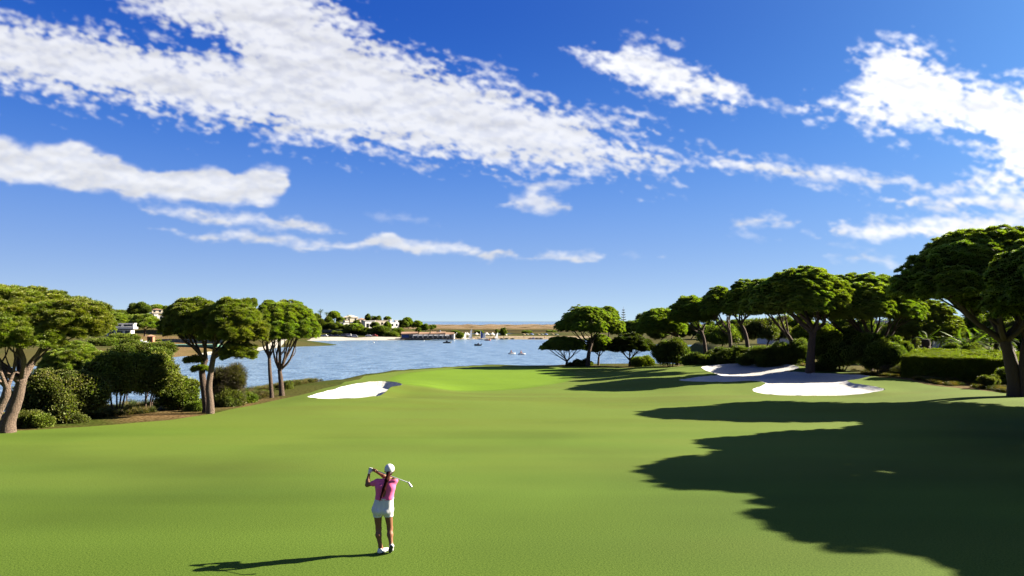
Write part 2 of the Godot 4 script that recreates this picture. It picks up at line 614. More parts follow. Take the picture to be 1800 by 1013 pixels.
func crown_lobes(c: Vector3, rx: float, rz: float, up: float, dn: float, ring: int, r: RandomNumberGenerator) -> Array:
	var lobes := []
	lobes.append([c + Vector3(0, up * 0.55, 0), Vector3(rx * 0.46, up * 0.42, rz * 0.46)])
	var ph := r.randf() * TAU
	for level in 3:
		var n: int = [ring + 3, ring, maxi(4, ring / 2)][level]
		for i in n:
			var a := ph + level * 0.7 + TAU * (i + r.randf_range(-0.3, 0.3)) / n
			var q: float = [0.71, 0.50, 0.26][level] * r.randf_range(0.90, 1.08)
			var s: float = [0.22, 0.28, 0.30][level] * r.randf_range(0.75, 1.15)
			var top: float = up * [0.30, 0.70, 0.98][level] * r.randf_range(0.90, 1.06)
			var low: float = [-dn * r.randf_range(0.5, 1.1), up * r.randf_range(0.05, 0.25), up * 0.35][level]
			var half := (top - low) * 0.5
			lobes.append([c + Vector3(cos(a) * rx * q, (top + low) * 0.5, sin(a) * rz * q), Vector3(rx * s, half, rz * s)])
	return lobes

# a stone pine: trunk (list of points above the base), limbs that fork from its top, a crown of needle cushions
func pine(label: String, base: Vector3, path: Array, rad: float, c: Vector3, rx: float, rz: float, up: float, dn: float, o := {}) -> Node3D:
	var r := RandomNumberGenerator.new()
	r.seed = hash(label)
	var t := thing(o.get("called", "stone_pine"), label, o.get("category", "pine tree"), base, 0.0, o.get("group", "umbrella pines round the fairway"))
	var bark: Material = o.get("bark", M.bark)
	var pts := [Vector3(0, -0.5, 0)]
	pts.append_array(path)
	var sp := spline(pts, 5)
	var rr := []
	for i in sp.size():
		var f := float(i) / (sp.size() - 1)
		rr.append(rad * lerpf(1.12, 0.74, f) * (1.0 + 0.45 * exp(-f * 9.0)) * r.randf_range(0.94, 1.07))
	var st := new_st()
	tube(st, sp, rr, 10)
	part("trunk", done(st, true), bark, t)
	var lobes := crown_lobes(c, rx, rz, up, dn, o.get("ring", 8), r)
	for e in o.get("extra", []): lobes.append(e)
	var n: int = o.get("limbs", 6)
	var top: Vector3 = sp[-1]
	var lim_r := rad * 0.62
	var ph := r.randf() * TAU
	for i in n:
		var a := ph + TAU * (i + r.randf_range(-0.25, 0.25)) / n
		var reach := r.randf_range(0.35, 0.78)
		var end := c + Vector3(cos(a) * rx * reach, up * lerpf(0.30, 0.02, reach), sin(a) * rz * reach)
		var start: Vector3 = sp[sp.size() - 1 - (i % 3) * 1]
		var span := end - start
		var k1 := start + span * 0.33 + Vector3(cos(a), 0, sin(a)) * rx * r.randf_range(-0.03, 0.10) - Vector3(0, span.y * r.randf_range(-0.05, 0.10), 0)
		var k2 := start + span * 0.68 + Vector3(r.randf_range(-0.06, 0.06) * rx, span.y * r.randf_range(-0.08, 0.04), r.randf_range(-0.06, 0.06) * rz)
		var lp := spline([start, k1, k2, end], 4)
		var lr := []
		for j in lp.size(): lr.append(lim_r * r.randf_range(0.9, 1.0) * lerpf(0.9, 0.20, pow(float(j) / (lp.size() - 1), 0.8)))
		var ls := new_st()
		tube(ls, lp, lr, 7)
		for j in 4:
			var from: Vector3 = lp[4 + j * 2]
			var to := end + Vector3(r.randf_range(-0.38, 0.38) * rx, r.randf_range(0.0, 0.30) * up, r.randf_range(-0.38, 0.38) * rz)
			to = from + (to - from).limit_length(rx * 0.6)
			var mid := from.lerp(to, 0.5) + Vector3(r.randf_range(-0.1, 0.1) * rx, -0.06 * up, r.randf_range(-0.1, 0.1) * rz)
			var w: float = lr[4 + j * 2] * 0.55
			tube(ls, spline([from, mid, to], 3), [w, w * 0.9, w * 0.8, w * 0.65, w * 0.5, w * 0.4, w * 0.3], 5)
		part("limb", done(ls, true), bark, t)
	var size: float = o.get("puff", 0.42)
	var cl := clothe(lobes, size, o.get("gap", 1.0), o.get("low", -0.55), r, o.get("tint", Color(1, 1, 1)), o.get("spread", 0.22), true)
	scatter("crown", puffs[o.get("mesh", "needle%d" % (r.randi() % 3))], o.get("mat", M.needles), cl[0], cl[1], t)
	return t

# a leafy tree or bush: short stems and a crown of leaf clumps
func leafy(called: String, label: String, cat: String, base: Vector3, c: Vector3, rx: float, ry: float, rz: float, o := {}) -> Node3D:
	var r := RandomNumberGenerator.new()
	r.seed = hash(label)
	var t := thing(called, label, cat, base, 0.0, o.get("group", ""))
	var n: int = o.get("stems", 3)
	var sr: float = o.get("stem_r", 0.1)
	for i in n:
		var a := TAU * i / maxi(n, 1) + r.randf()
		var root := Vector3(cos(a), 0, sin(a)) * sr * (2.0 if n > 1 else 0.0) + Vector3(0, -0.3, 0)
		var end := c + Vector3(cos(a) * rx * 0.45, ry * 0.2, sin(a) * rz * 0.45)
		var mid := root.lerp(end, 0.5) + Vector3(r.randf_range(-0.12, 0.12) * rx, 0, r.randf_range(-0.12, 0.12) * rz)
		var sp := spline([root, mid, end], 4)
		var rr := []
		for j in sp.size(): rr.append(sr * lerpf(1.0, 0.3, float(j) / (sp.size() - 1)))
		var st := new_st()
		tube(st, sp, rr, 6)
		part("stem" if n > 1 else "trunk", done(st, true), o.get("bark", M.bark), t)
	var lobes := [[c - Vector3(0, ry * 0.08, 0), Vector3(rx, ry, rz) * 0.52]]
	var m: int = o.get("lobes", 9) + 3
	for i in m:
		var y := 0.92 - (i + 0.5) / m * 1.5
		var a := i * 2.39996 + r.randf() * 1.4
		var s := sqrt(maxf(0.0, 1.0 - y * y))
		var far := r.randf_range(0.55, 0.86)
		lobes.append([c + Vector3(cos(a) * s * rx, y * ry, sin(a) * s * rz) * far, Vector3(rx, ry * r.randf_range(0.8, 1.2), rz) * r.randf_range(0.18, 0.34)])
	var cl := clothe(lobes, o.get("puff", 0.35), o.get("gap", 0.9), o.get("low", -0.8), r, o.get("tint", Color(1, 1, 1)), o.get("spread", 0.2))
	scatter(o.get("crown_name", "crown"), puffs[o.get("mesh", "leaf%d" % (r.randi() % 2))], o.get("mat", M.leaves), cl[0], cl[1], t)
	return t

# a palm: ringed trunk and arching fronds with leaflets
func frond(length: float, droop: float, lift: float, r: RandomNumberGenerator, pairs := 16) -> ArrayMesh:
	var v := PackedVector3Array()
	var nn := PackedVector3Array()
	var cc := PackedColorArray()
	var prev := Vector3.ZERO
	for i in pairs:
		var f := (i + 1.0) / pairs
		var p := Vector3(0, lift * f * length - droop * f * f * length, length * f * (1.0 - 0.25 * f * droop))
		var dir := (p - prev).normalized()
		var side := Vector3.RIGHT
		blade(v, nn, cc, prev, p, side * 0.012 * length, Color(0.9, 0.9, 0.6), Color(0.9, 0.9, 0.6))
		var ll := length * 0.30 * sin(PI * lerpf(0.18, 0.95, f))
		for s in [-1.0, 1.0]:
			var tip: Vector3 = p + (side * s * 0.85 + dir * 0.65 + Vector3(0, -0.25 + 0.1 * r.randf(), 0)).normalized() * ll
			var g := r.randf_range(0.75, 1.2)
			blade(v, nn, cc, p, tip, dir * 0.030 * length + Vector3(0, 0.01, 0), Color(g, g, g), Color(g * 1.1, g * 1.05, g))
		prev = p
	return leaf_mesh(v, nn, cc)

func palm(label: String, base: Vector3, height: float, flen: float, count: int, trunk_r: float, o := {}) -> Node3D:
	var r := RandomNumberGenerator.new()
	r.seed = hash(label)
	var t := thing("palm_tree", label, "palm tree", base, r.randf() * TAU, o.get("group", ""))
	if height > 0.3:
		var pts := []
		var rr := []
		for i in 9:
			pts.append(Vector3(0.03 * height * sin(i * 0.4), -0.3 + (height + 0.3) * i / 8.0, 0))
			rr.append(trunk_r * (1.15 if i % 2 else 0.95) * lerpf(1.1, 0.9, i / 8.0))
		var st := new_st()
		tube(st, pts, rr, 8)
		part("trunk", done(st, true), M.palm_bark, t)
	for i in count:
		var ring := float(i) / count
		var m := frond(flen * r.randf_range(0.85, 1.1), lerpf(0.35, 1.15, ring), lerpf(1.1, 0.25, ring), r)
		var f := part("frond", m, o.get("mat", M.palm_leaf), t)
		f.position = Vector3(0.03 * height * sin(3.2), height, 0)
		f.rotation.y = i * 2.39996
	if o.has("skirt"):
		for i in int(o.skirt):
			var m := frond(flen * r.randf_range(0.7, 0.95), 1.5, -0.9, r, 10)
			var f := part("dead_frond", m, M.dead_frond, t)
			f.position = Vector3(0, height * r.randf_range(0.8, 1.0), 0)
			f.rotation.y = i * 2.39996
	return t

# ---------------------------------------------------------------- bodies: tapered bones joined with a smooth minimum, meshed as surface nets
func net(bones: Array, cell: float, k: float, cuts := []) -> ArrayMesh:
	var lo := Vector3.INF
	var hi := -Vector3.INF
	for b in bones:
		var m := Vector3.ONE * (maxf(b[2], b[3]) + cell * 3.0)
		lo = lo.min((b[0] as Vector3) - m).min((b[1] as Vector3) - m)
		hi = hi.max((b[0] as Vector3) + m).max((b[1] as Vector3) + m)
	var n := Vector3i(((hi - lo) / cell).ceil()) + Vector3i.ONE
	var f := PackedFloat32Array()
	f.resize(n.x * n.y * n.z)
	f.fill(1.0)
	for b in bones:
		var a: Vector3 = b[0]
		var ba: Vector3 = (b[1] as Vector3) - a
		var len2 := maxf(ba.length_squared(), 1e-9)
		var ra: float = b[2]
		var rb: float = b[3]
		var m := Vector3.ONE * (maxf(ra, rb) + k * 1.5 + cell * 2.0)
		var i0 := Vector3i(((a.min(b[1]) - m - lo) / cell).floor()).clamp(Vector3i.ZERO, n - Vector3i.ONE)
		var i1 := Vector3i(((a.max(b[1]) + m - lo) / cell).ceil()).clamp(Vector3i.ZERO, n - Vector3i.ONE)
		for z in range(i0.z, i1.z + 1):
			for y in range(i0.y, i1.y + 1):
				var row := (z * n.y + y) * n.x
				for x in range(i0.x, i1.x + 1):
					var pa := lo + Vector3(x, y, z) * cell - a
					var t := clampf(pa.dot(ba) / len2, 0.0, 1.0)
					var d := (pa - ba * t).length() - lerpf(ra, rb, t)
					var o := f[row + x]
					var h := maxf(k - absf(o - d), 0.0) / k
					f[row + x] = minf(o, d) - h * h * k * 0.25
	for c: Plane in cuts:
		for z in n.z:
			for y in n.y:
				for x in n.x:
					var q := (z * n.y + y) * n.x + x
					if f[q] < cell * 2.0: f[q] = maxf(f[q], c.distance_to(lo + Vector3(x, y, z) * cell))
	var id := {}
	var verts := PackedVector3Array()
	var sx := 1
	var sy := n.x
	var sz := n.x * n.y
	var corner := [0, sx, sy, sx + sy, sz, sx + sz, sy + sz, sx + sy + sz]
	var edges := [[0, 1], [2, 3], [4, 5], [6, 7], [0, 2], [1, 3], [4, 6], [5, 7], [0, 4], [1, 5], [2, 6], [3, 7]]
	for z in n.z - 1:
		for y in n.y - 1:
			for x in n.x - 1:
				var q := (z * n.y + y) * n.x + x
				var any := false
				var first := f[q] < 0.0
				for e in 8:
					if (f[q + corner[e]] < 0.0) != first:
						any = true
						break
				if not any: continue
				var sum := Vector3.ZERO
				var cnt := 0
				for e in edges:
					var fa := f[q + corner[e[0]]]
					var fb := f[q + corner[e[1]]]
					if (fa < 0.0) == (fb < 0.0): continue
					var t := fa / (fa - fb)
					var pa := Vector3(e[0] & 1, (e[0] >> 1) & 1, e[0] >> 2)
					var pb := Vector3(e[1] & 1, (e[1] >> 1) & 1, e[1] >> 2)
					sum += pa.lerp(pb, t)
					cnt += 1
				id[q] = verts.size()
				verts.append(lo + (Vector3(x, y, z) + sum / cnt) * cell)
	var index := PackedInt32Array()
	for q: int in id:
		var x := q % n.x
		var y := (q / n.x) % n.y
		var z := q / sz
		for ax in 3:
			var s1: int = [sy, sz, sx][ax]
			var s2: int = [sz, sx, sy][ax]
			var along: int = [sx, sy, sz][ax]
			if [x, y, z][(ax + 1) % 3] == 0 or [x, y, z][(ax + 2) % 3] == 0: continue
			var in0 := f[q] < 0.0
			var in1 := f[q + along] < 0.0
			if in0 == in1: continue
			if not (id.has(q - s1) and id.has(q - s2) and id.has(q - s1 - s2)): continue
			var a: int = id[q]
			var b: int = id[q - s1]
			var c: int = id[q - s1 - s2]
			var d: int = id[q - s2]
			if in0: index.append_array(PackedInt32Array([a, c, b, a, d, c]))
			else: index.append_array(PackedInt32Array([a, b, c, a, c, d]))
	var normals := PackedVector3Array()
	normals.resize(verts.size())
	for i in range(0, index.size(), 3):
		var nr := (verts[index[i + 2]] - verts[index[i]]).cross(verts[index[i + 1]] - verts[index[i]])
		for m in 3: normals[index[i + m]] += nr
	for i in normals.size(): normals[i] = normals[i].normalized()
	var arr := []
	arr.resize(Mesh.ARRAY_MAX)
	arr[Mesh.ARRAY_VERTEX] = verts
	arr[Mesh.ARRAY_NORMAL] = normals
	arr[Mesh.ARRAY_INDEX] = index
	var me := ArrayMesh.new()
	me.add_surface_from_arrays(Mesh.PRIMITIVE_TRIANGLES, arr)
	return me

func build_golfer() -> void:
	var foot := at(676, 972, 13.0)
	foot.y = ground_y(foot.x, 13.0)
	var t := thing("person", "woman golfer in pink polo, white shorts and white cap finishing her swing", "person", foot)
	var J := func(u: float, v: float, away: float) -> Vector3:
		var p := at(u, v, 13.0) - foot
		return Vector3(p.x, p.y, -away)
	var j := func(u, v, away): return (J as Callable).call(u, v, away)
	var hip_l: Vector3 = j.call(663.5, 896, 0.0)
	var hip_r: Vector3 = j.call(681.5, 896, 0.01)
	var kn_l: Vector3 = j.call(664.5, 931, 0.05)
	var kn_r: Vector3 = j.call(684, 931, 0.08)
	var an_l: Vector3 = j.call(668.5, 961, 0.0)
	var an_r: Vector3 = j.call(688, 957, -0.03)
	var calf_l: Vector3 = j.call(665, 941, 0.01)
	var calf_r: Vector3 = j.call(685, 941, 0.03)
	var waist_l: Vector3 = j.call(669, 876, 0.01)
	var waist_r: Vector3 = j.call(682, 876, 0.01)
	var ch_l: Vector3 = j.call(669, 858, 0.02)
	var ch_r: Vector3 = j.call(685, 857, 0.02)
	var sh_l: Vector3 = j.call(662.5, 849.5, 0.05)
	var sh_r: Vector3 = j.call(692, 846, 0.05)
	var el_l: Vector3 = j.call(642, 856.5, 0.17)
	var wr_l: Vector3 = j.call(644.5, 837, 0.22)
	var el_r: Vector3 = j.call(677, 847, 0.27)
	var wr_r: Vector3 = j.call(656, 834, 0.25)
	var nk: Vector3 = j.call(682, 844, 0.04)
	var hd: Vector3 = j.call(683.6, 828, 0.05)
	var body := [
		[hip_l, hip_r, 0.098, 0.098], [hip_l.lerp(hip_r, 0.5), waist_l.lerp(waist_r, 0.5), 0.10, 0.085], [waist_l, waist_r, 0.082, 0.082],
		[waist_l.lerp(waist_r, 0.5), ch_l.lerp(ch_r, 0.5), 0.085, 0.10], [ch_l, ch_r, 0.088, 0.088], [sh_l, sh_r, 0.052, 0.052], [ch_l, sh_l, 0.07, 0.05], [ch_r, sh_r, 0.07, 0.05],
		[sh_l.lerp(sh_r, 0.55), nk, 0.06, 0.046], [nk, hd, 0.045, 0.05],
		[hip_l, kn_l, 0.088, 0.054], [kn_l, calf_l, 0.051, 0.054], [calf_l, an_l, 0.054, 0.034],
		[hip_r, kn_r, 0.088, 0.054], [kn_r, calf_r, 0.051, 0.054], [calf_r, an_r, 0.054, 0.034],
		[sh_l, el_l, 0.046, 0.035], [el_l, el_l.lerp(wr_l, 0.35), 0.036, 0.036], [el_l.lerp(wr_l, 0.35), wr_l, 0.036, 0.024],
		[sh_r, el_r, 0.046, 0.036], [el_r, el_r.lerp(wr_r, 0.35), 0.036, 0.037], [el_r.lerp(wr_r, 0.35), wr_r, 0.037, 0.025],
		[an_l, an_l + Vector3(0.02, -0.05, -0.02), 0.034, 0.036], [an_r, an_r + Vector3(-0.01, -0.05, -0.03), 0.034, 0.034],
	]
	part("body", net(body, 0.012, 0.035), M.skin, t)
	# head: skull, face turned to the ball in the air, nose, chin, ears
	var fwd := Vector3(-0.25, -0.05, -0.97).normalized()
	var side := fwd.cross(Vector3.UP).normalized()
	var face := hd + fwd * 0.055 + Vector3(0, -0.035, 0)
	var head := [[hd + Vector3(0, 0.012, 0), hd + fwd * 0.03 + Vector3(0, 0.008, 0), 0.082, 0.076], [face, face + Vector3(0, -0.035, 0), 0.05, 0.036], [face + Vector3(0, -0.045, 0) + fwd * 0.015, face + Vector3(0, -0.05, 0) + fwd * 0.018, 0.022, 0.018],
		[face + fwd * 0.045 + Vector3(0, 0.018, 0), face + fwd * 0.066, 0.008, 0.011], [face + fwd * 0.048 - Vector3(0, 0.026, 0) - side * 0.014, face + fwd * 0.048 - Vector3(0, 0.026, 0) + side * 0.014, 0.007, 0.007], [nk, hd, 0.046, 0.05]]
	for s in [-1.0, 1.0]: head.append([hd + side * s * 0.082 + Vector3(0, -0.005, 0), hd + side * s * 0.085 + Vector3(0, -0.03, 0), 0.014, 0.009])
	part("face", net(head, 0.005, 0.015), M.skin, t)
	for s in [-1.0, 1.0]:
		var es := SphereMesh.new()
		es.radius = 0.011; es.height = 0.022; es.radial_segments = 8; es.rings = 5
		var e := part("eye", es, M.dark, t)
		e.position = face + fwd * 0.041 + side * s * 0.026 + Vector3(0, 0.024, 0)
	# clothes
	var shirt := [[waist_l + Vector3(0, -0.03, 0), waist_r + Vector3(0, -0.03, 0), 0.094, 0.094], [waist_l, waist_r, 0.098, 0.098], [waist_l, ch_l, 0.096, 0.10], [waist_r, ch_r, 0.096, 0.10], [ch_l, ch_r, 0.102, 0.102], [sh_l, sh_r, 0.064, 0.064], [ch_l, sh_l, 0.083, 0.064], [ch_r, sh_r, 0.083, 0.064],
		[sh_l, sh_l.lerp(el_l, 0.44), 0.062, 0.056], [sh_r, sh_r.lerp(el_r, 0.5), 0.062, 0.056], [sh_l.lerp(sh_r, 0.62), nk + Vector3(0, -0.015, 0), 0.07, 0.058]]
	part("polo_shirt", net(shirt, 0.012, 0.03, [Plane(Vector3(0, -1, 0), -(waist_l.y - 0.025)), Plane(Vector3(0, 1, 0.15).normalized(), Vector3(0, 1, 0.15).normalized().dot(nk + Vector3(0, 0.012, 0)))]), M.shirt, t)
	var shorts := [[hip_l, hip_r, 0.112, 0.112], [hip_l.lerp(hip_r, 0.5), waist_l.lerp(waist_r, 0.5), 0.112, 0.10], [waist_l, waist_r, 0.098, 0.098], [hip_l, waist_l, 0.11, 0.098], [hip_r, waist_r, 0.11, 0.098], [hip_l, hip_l.lerp(kn_l, 0.45), 0.100, 0.086], [hip_r, hip_r.lerp(kn_r, 0.45), 0.100, 0.086],
		[hip_l + Vector3(0.02, -0.03, 0.05), hip_l + Vector3(0.02, -0.02, 0.06), 0.075, 0.07], [hip_r + Vector3(-0.02, -0.03, 0.05), hip_r + Vector3(-0.02, -0.02, 0.06), 0.075, 0.07]]
	var hem: float = (j.call(670, 909, 0.0) as Vector3).y
	part("shorts", net(shorts, 0.010, 0.014, [Plane(Vector3(0, -1, 0), -hem), Plane(Vector3(0, 1, 0), waist_l.y + 0.012)]), M.white_cloth, t)
	var bst := new_st()
	var ring := []
	for i in 25:
		var a := TAU * i / 24.0
		ring.append(waist_l.lerp(waist_r, 0.5) + Vector3(cos(a) * 0.172, 0.0, sin(a) * 0.10))
	var flat := []
	for i in 25: flat.append(0.012)
	tube(bst, ring, flat, 6)
	part("waistband", done(bst, true), M.white_cloth, t)
	var cap := [[hd + Vector3(0, 0.028, 0), hd + fwd * 0.03 + Vector3(0, 0.024, 0), 0.094, 0.088]]
	var cup := Vector3(0.0, 1.0, 0.10).normalized()
	var cm := part("cap", net(cap, 0.006, 0.01, [Plane(-cup, -cup.dot(hd + Vector3(0, -0.03, 0)))]), M.white_cloth, t)
	var bs := new_st()
	for i in 12:
		var a0 := PI * i / 12.0
		var a1 := PI * (i + 1) / 12.0
		var o := hd + fwd * 0.06 + Vector3(0, 0.018, 0)
		var p0 := o + side * cos(a0) * 0.085 + fwd * sin(a0) * 0.11 - Vector3(0, 0.03 * sin(a0), 0)
		var p1 := o + side * cos(a1) * 0.085 + fwd * sin(a1) * 0.11 - Vector3(0, 0.03 * sin(a1), 0)
		tri(bs, o, p0, p1); tri(bs, o - Vector3(0, 0.006, 0), p1 - Vector3(0, 0.006, 0), p0 - Vector3(0, 0.006, 0)); quad(bs, p0, p0 - Vector3(0, 0.006, 0), p1 - Vector3(0, 0.006, 0), p1)
	part("peak", done(bs), M.white_cloth, cm)
	var strap := new_st()
	tube(strap, [hd + Vector3(-0.05, -0.034, 0.075), hd + Vector3(0, -0.040, 0.096), hd + Vector3(0.05, -0.034, 0.075)], [0.010, 0.011, 0.010], 6)
	part("strap", done(strap, true), M.dark, cm)
	# hair: nape and a long ponytail
	var hair := [[hd + Vector3(0, -0.02, 0.012), hd + Vector3(0, -0.045, 0.03), 0.084, 0.06], [hd + Vector3(0, -0.03, 0.07), j.call(681.5, 842, -0.10), 0.036, 0.036], [j.call(681.5, 842, -0.10), j.call(677, 857, -0.125), 0.037, 0.032], [j.call(677, 857, -0.125), j.call(672.5, 870, -0.135), 0.032, 0.018], [j.call(672.5, 870, -0.135), j.call(669.5, 879, -0.13), 0.018, 0.005]]
	part("ponytail", net(hair, 0.008, 0.02), M.hair, t)
	# hands round the grip, one gloved
	var grip_a: Vector3 = j.call(645.2, 829.2, 0.235)
	var grip_b: Vector3 = j.call(664, 832.4, 0.14)
	var gd := (grip_b - grip_a).normalized()
	for h in 2:
		var wr: Vector3 = wr_l if h == 0 else wr_r
		var hold := grip_a + gd * (0.035 if h == 0 else 0.115)
		var palm_c := wr.lerp(hold, 0.62)
		var up := (hold - wr).normalized()
		var across := gd
		var out := across.cross(up).normalized()
		var hb := [[wr, palm_c, 0.025, 0.030], [palm_c - across * 0.022, palm_c + across * 0.022, 0.024, 0.024]]
		for f in 4:
			var k := hold + across * (-0.033 + 0.021 * f) + out * 0.014
			var len_f: float = [0.9, 1.0, 0.96, 0.8][f]
			var p0 := palm_c + across * (-0.030 + 0.020 * f) + up * 0.012
			var p1 := k + up * 0.022 * len_f
			var p2 := k + up * 0.016 * len_f - out * 0.034
			var p3 := k - up * 0.012 - out * 0.036 * len_f
			hb.append_array([[p0, p1, 0.0095, 0.009], [p1, p2, 0.009, 0.0085], [p2, p3, 0.0085, 0.0075]])
		var th0 := palm_c + across * 0.028 - up * 0.008
		hb.append_array([[th0, th0 + across * 0.022 + up * 0.018 - out * 0.012, 0.012, 0.010], [th0 + across * 0.022 + up * 0.018 - out * 0.012, hold + across * 0.045 - out * 0.016, 0.010, 0.008]])
		var hand := part("gloved_hand" if h == 0 else "hand", net(hb, 0.004, 0.006), M.white_cloth if h == 0 else M.skin, t)
		if h == 0: hand.set_meta("label", "white glove on the leading hand")
	# shoes
	var hl: Vector3 = j.call(667.5, 967, -0.03)
	var tl: Vector3 = j.call(678.5, 969, 0.13)
	hl.y = 0.045; tl.y = 0.035
	var shoe := [[hl, hl.lerp(tl, 0.5), 0.040, 0.044], [hl.lerp(tl, 0.5), tl, 0.044, 0.036], [hl, an_l + Vector3(0.0, -0.035, 0.0), 0.038, 0.040]]
	var s1 := part("shoe", net(shoe, 0.008, 0.02, [Plane(Vector3(0, -1, 0), -0.018), Plane(Vector3(0, 1, 0), an_l.y - 0.03)]), M.white_cloth, t)
	part("sole", net([[hl, hl.lerp(tl, 0.5), 0.042, 0.046], [hl.lerp(tl, 0.5), tl, 0.046, 0.038]], 0.008, 0.02, [Plane(Vector3(0, 1, 0), 0.019), Plane(Vector3(0, -1, 0), 0.004)]), M.sole, s1)
	var hr: Vector3 = j.call(689.5, 958.5, -0.06)
	var tr_: Vector3 = j.call(685.5, 971.5, 0.03)
	tr_.y = 0.032
	var mid_r := hr.lerp(tr_, 0.62)
	var back := (Vector3(0, 0.30, 1.0) - (tr_ - hr).normalized() * Vector3(0, 0.30, 1.0).dot((tr_ - hr).normalized())).normalized()
	var ss := part("shoe", net([[hr, mid_r, 0.040, 0.045], [mid_r, tr_, 0.045, 0.034], [hr, an_r + Vector3(-0.005, -0.02, -0.02), 0.036, 0.038]], 0.008, 0.02, [Plane(back, back.dot(hr) + 0.018)]), M.white_cloth, t)
	part("sole", net([[hr, mid_r, 0.040, 0.046], [mid_r, tr_, 0.046, 0.036]], 0.008, 0.02, [Plane(-back, -back.dot(hr) - 0.016), Plane(back, back.dot(hr) + 0.036)]), M.sole, ss)
	# the club is held, so it is a thing of its own
	var origin := foot + grip_a
	var club := thing("golf_club", "steel golf iron held over the woman's shoulder behind her cap", "golf club", origin)
	var tip: Vector3 = (j.call(722, 842.2, -0.30) as Vector3) - grip_a
	var g0 := -gd * 0.02
	var gs := new_st()
	tube(gs, [g0, gd * 0.22], [0.013, 0.010], 8)
	part("grip", done(gs, true), M.dark, club)
	var cs := new_st()
	tube(cs, [gd * 0.21, tip], [0.0095, 0.008], 8)
	part("shaft", done(cs, true), M.steel, club)
	var dir := (tip - gd * 0.21).normalized()
	var down := Vector3(0.55, -0.80, 0.1).normalized()
	var nb := [[tip - dir * 0.02, tip + dir * 0.012, 0.009, 0.011], [tip + dir * 0.01, tip + down * 0.075, 0.013, 0.020], [tip + down * 0.03 + dir * 0.01, tip + down * 0.085 + dir * 0.012, 0.014, 0.018]]
	part("club_head", net(nb, 0.005, 0.012), M.steel, club)

# ---------------------------------------------------------------- far things
func car(label: String, u: float, d: float, c: Color, turn: float, van := false) -> void:
	var p := on_far(u, d)
	var t := thing("parked_car", label, "car", p, turn, "cars parked above the beach")
	var st := new_st()
	box(st, Vector3(0, 0.62, 0), Vector3(4.2, 0.7, 1.75), 0, 0.08)
	box(st, Vector3(-0.1 if not van else -0.2, 1.22 if not van else 1.4, 0), Vector3(2.5 if not van else 3.4, 0.52 if not van else 0.9, 1.6), 0, 0.28)
	part("body", done(st), mat(c, 0.3, 0.0), t)
	var ws := new_st()
	box(ws, Vector3(-0.1, 1.2 if not van else 1.5, 0), Vector3(2.2 if not van else 3.0, 0.34, 1.64), 0, 0.12)
	part("window", done(ws), M.dark_glass, t)
	for k in [[-1.3, 0.8], [1.3, 0.8], [-1.3, -0.8], [1.3, -0.8]]:
		var cy := CylinderMesh.new()
		cy.top_radius = 0.33; cy.bottom_radius = 0.33; cy.height = 0.24; cy.radial_segments = 10; cy.rings = 1
		var w := part("wheel", cy, M.dark, t)
		w.position = Vector3(k[0], 0.33, k[1]); w.rotation.x = PI / 2

# a white house of blocks: each block [centre, size], each opening [centre, size]
func house(called: String, label: String, cat: String, p: Vector3, turn: float, blocks: Array, openings: Array, wall: Material, roofs := []) -> Node3D:
	var t := thing(called, label, cat, p, turn)
	for b in blocks:
		var st := new_st()
		box(st, b[0], b[1])
		part("wall", done(st), wall, t)
		if b.size() > 2:
			var rs := new_st()
			box(rs, b[0] + Vector3(0, b[1].y / 2 + 0.15, 0), Vector3(b[1].x + 0.5, 0.3, b[1].z + 0.5))
			part("roof", done(rs), b[2], t)
	for o in openings:
		var st := new_st()
		box(st, o[0], o[1])
		part(o[2] if o.size() > 2 else "window", done(st), M.dark_glass, t)
	for r in roofs:   # hipped roof: centre of its eaves, size, height, material
		var st := new_st()
		var c: Vector3 = r[0]
		var s: Vector3 = r[1] / 2.0
		var ridge := maxf(s.x - s.z, 0.0)
		var e := [c + Vector3(-s.x, 0, -s.z), c + Vector3(s.x, 0, -s.z), c + Vector3(s.x, 0, s.z), c + Vector3(-s.x, 0, s.z)]
		var a := c + Vector3(-ridge, r[2], 0)
		var b := c + Vector3(ridge, r[2], 0)
		quad(st, e[3], a, b, e[2]); quad(st, e[1], b, a, e[0]); tri(st, e[0], a, e[3]); tri(st, e[2], b, e[1])
		quad(st, e[0], e[1], e[2], e[3])
		part("roof", done(st), r[3], t)
	return t

func far_tree(label: String, u: float, d: float, width_px: float, top_v: float, low_v: float, kind := "round", o := {}) -> void:
	var base: Vector3 = o.get("base", on_far(u, d))
	var rx := width_px / 2.0 / FOC * d
	var y1 := EYE - (top_v - 566.0) / FOC * d
	var y0 := maxf(EYE - (low_v - 566.0) / FOC * d, base.y + 0.2)
	var cy := (y0 + y1) / 2.0 - base.y
	var ry := maxf((y1 - y0) / 2.0, 0.6)
	var size := clampf(rx * 0.28, 0.5, 1.3)
	var opts := {"puff": size, "gap": 0.8, "group": o.get("group", "trees across the lake"), "stems": 1, "stem_r": 0.18 + rx * 0.03, "lobes": 7, "low": -0.8, "tint": o.get("tint", Color(1, 1, 1)), "spread": 0.25}
	if kind == "pine":
		opts.merge({"ring": 6, "limbs": 3, "gap": 0.9, "spread": 0.2, "low": -0.5}, true)
		pine(label, base, [Vector3(0.1, (y0 - base.y) * 0.55, 0), Vector3(0.2, (y0 - base.y) * 0.95 + 0.3, 0)], 0.22 + rx * 0.03, Vector3(0, y0 - base.y + (y1 - y0) * 0.3, 0), rx, rx * 0.9, (y1 - y0) * 0.7, (y1 - y0) * 0.3, opts)
	else:
		leafy(o.get("called", "leafy_tree"), label, o.get("category", "tree"), base, Vector3(0, cy, 0), rx, ry, rx * 0.85, opts)

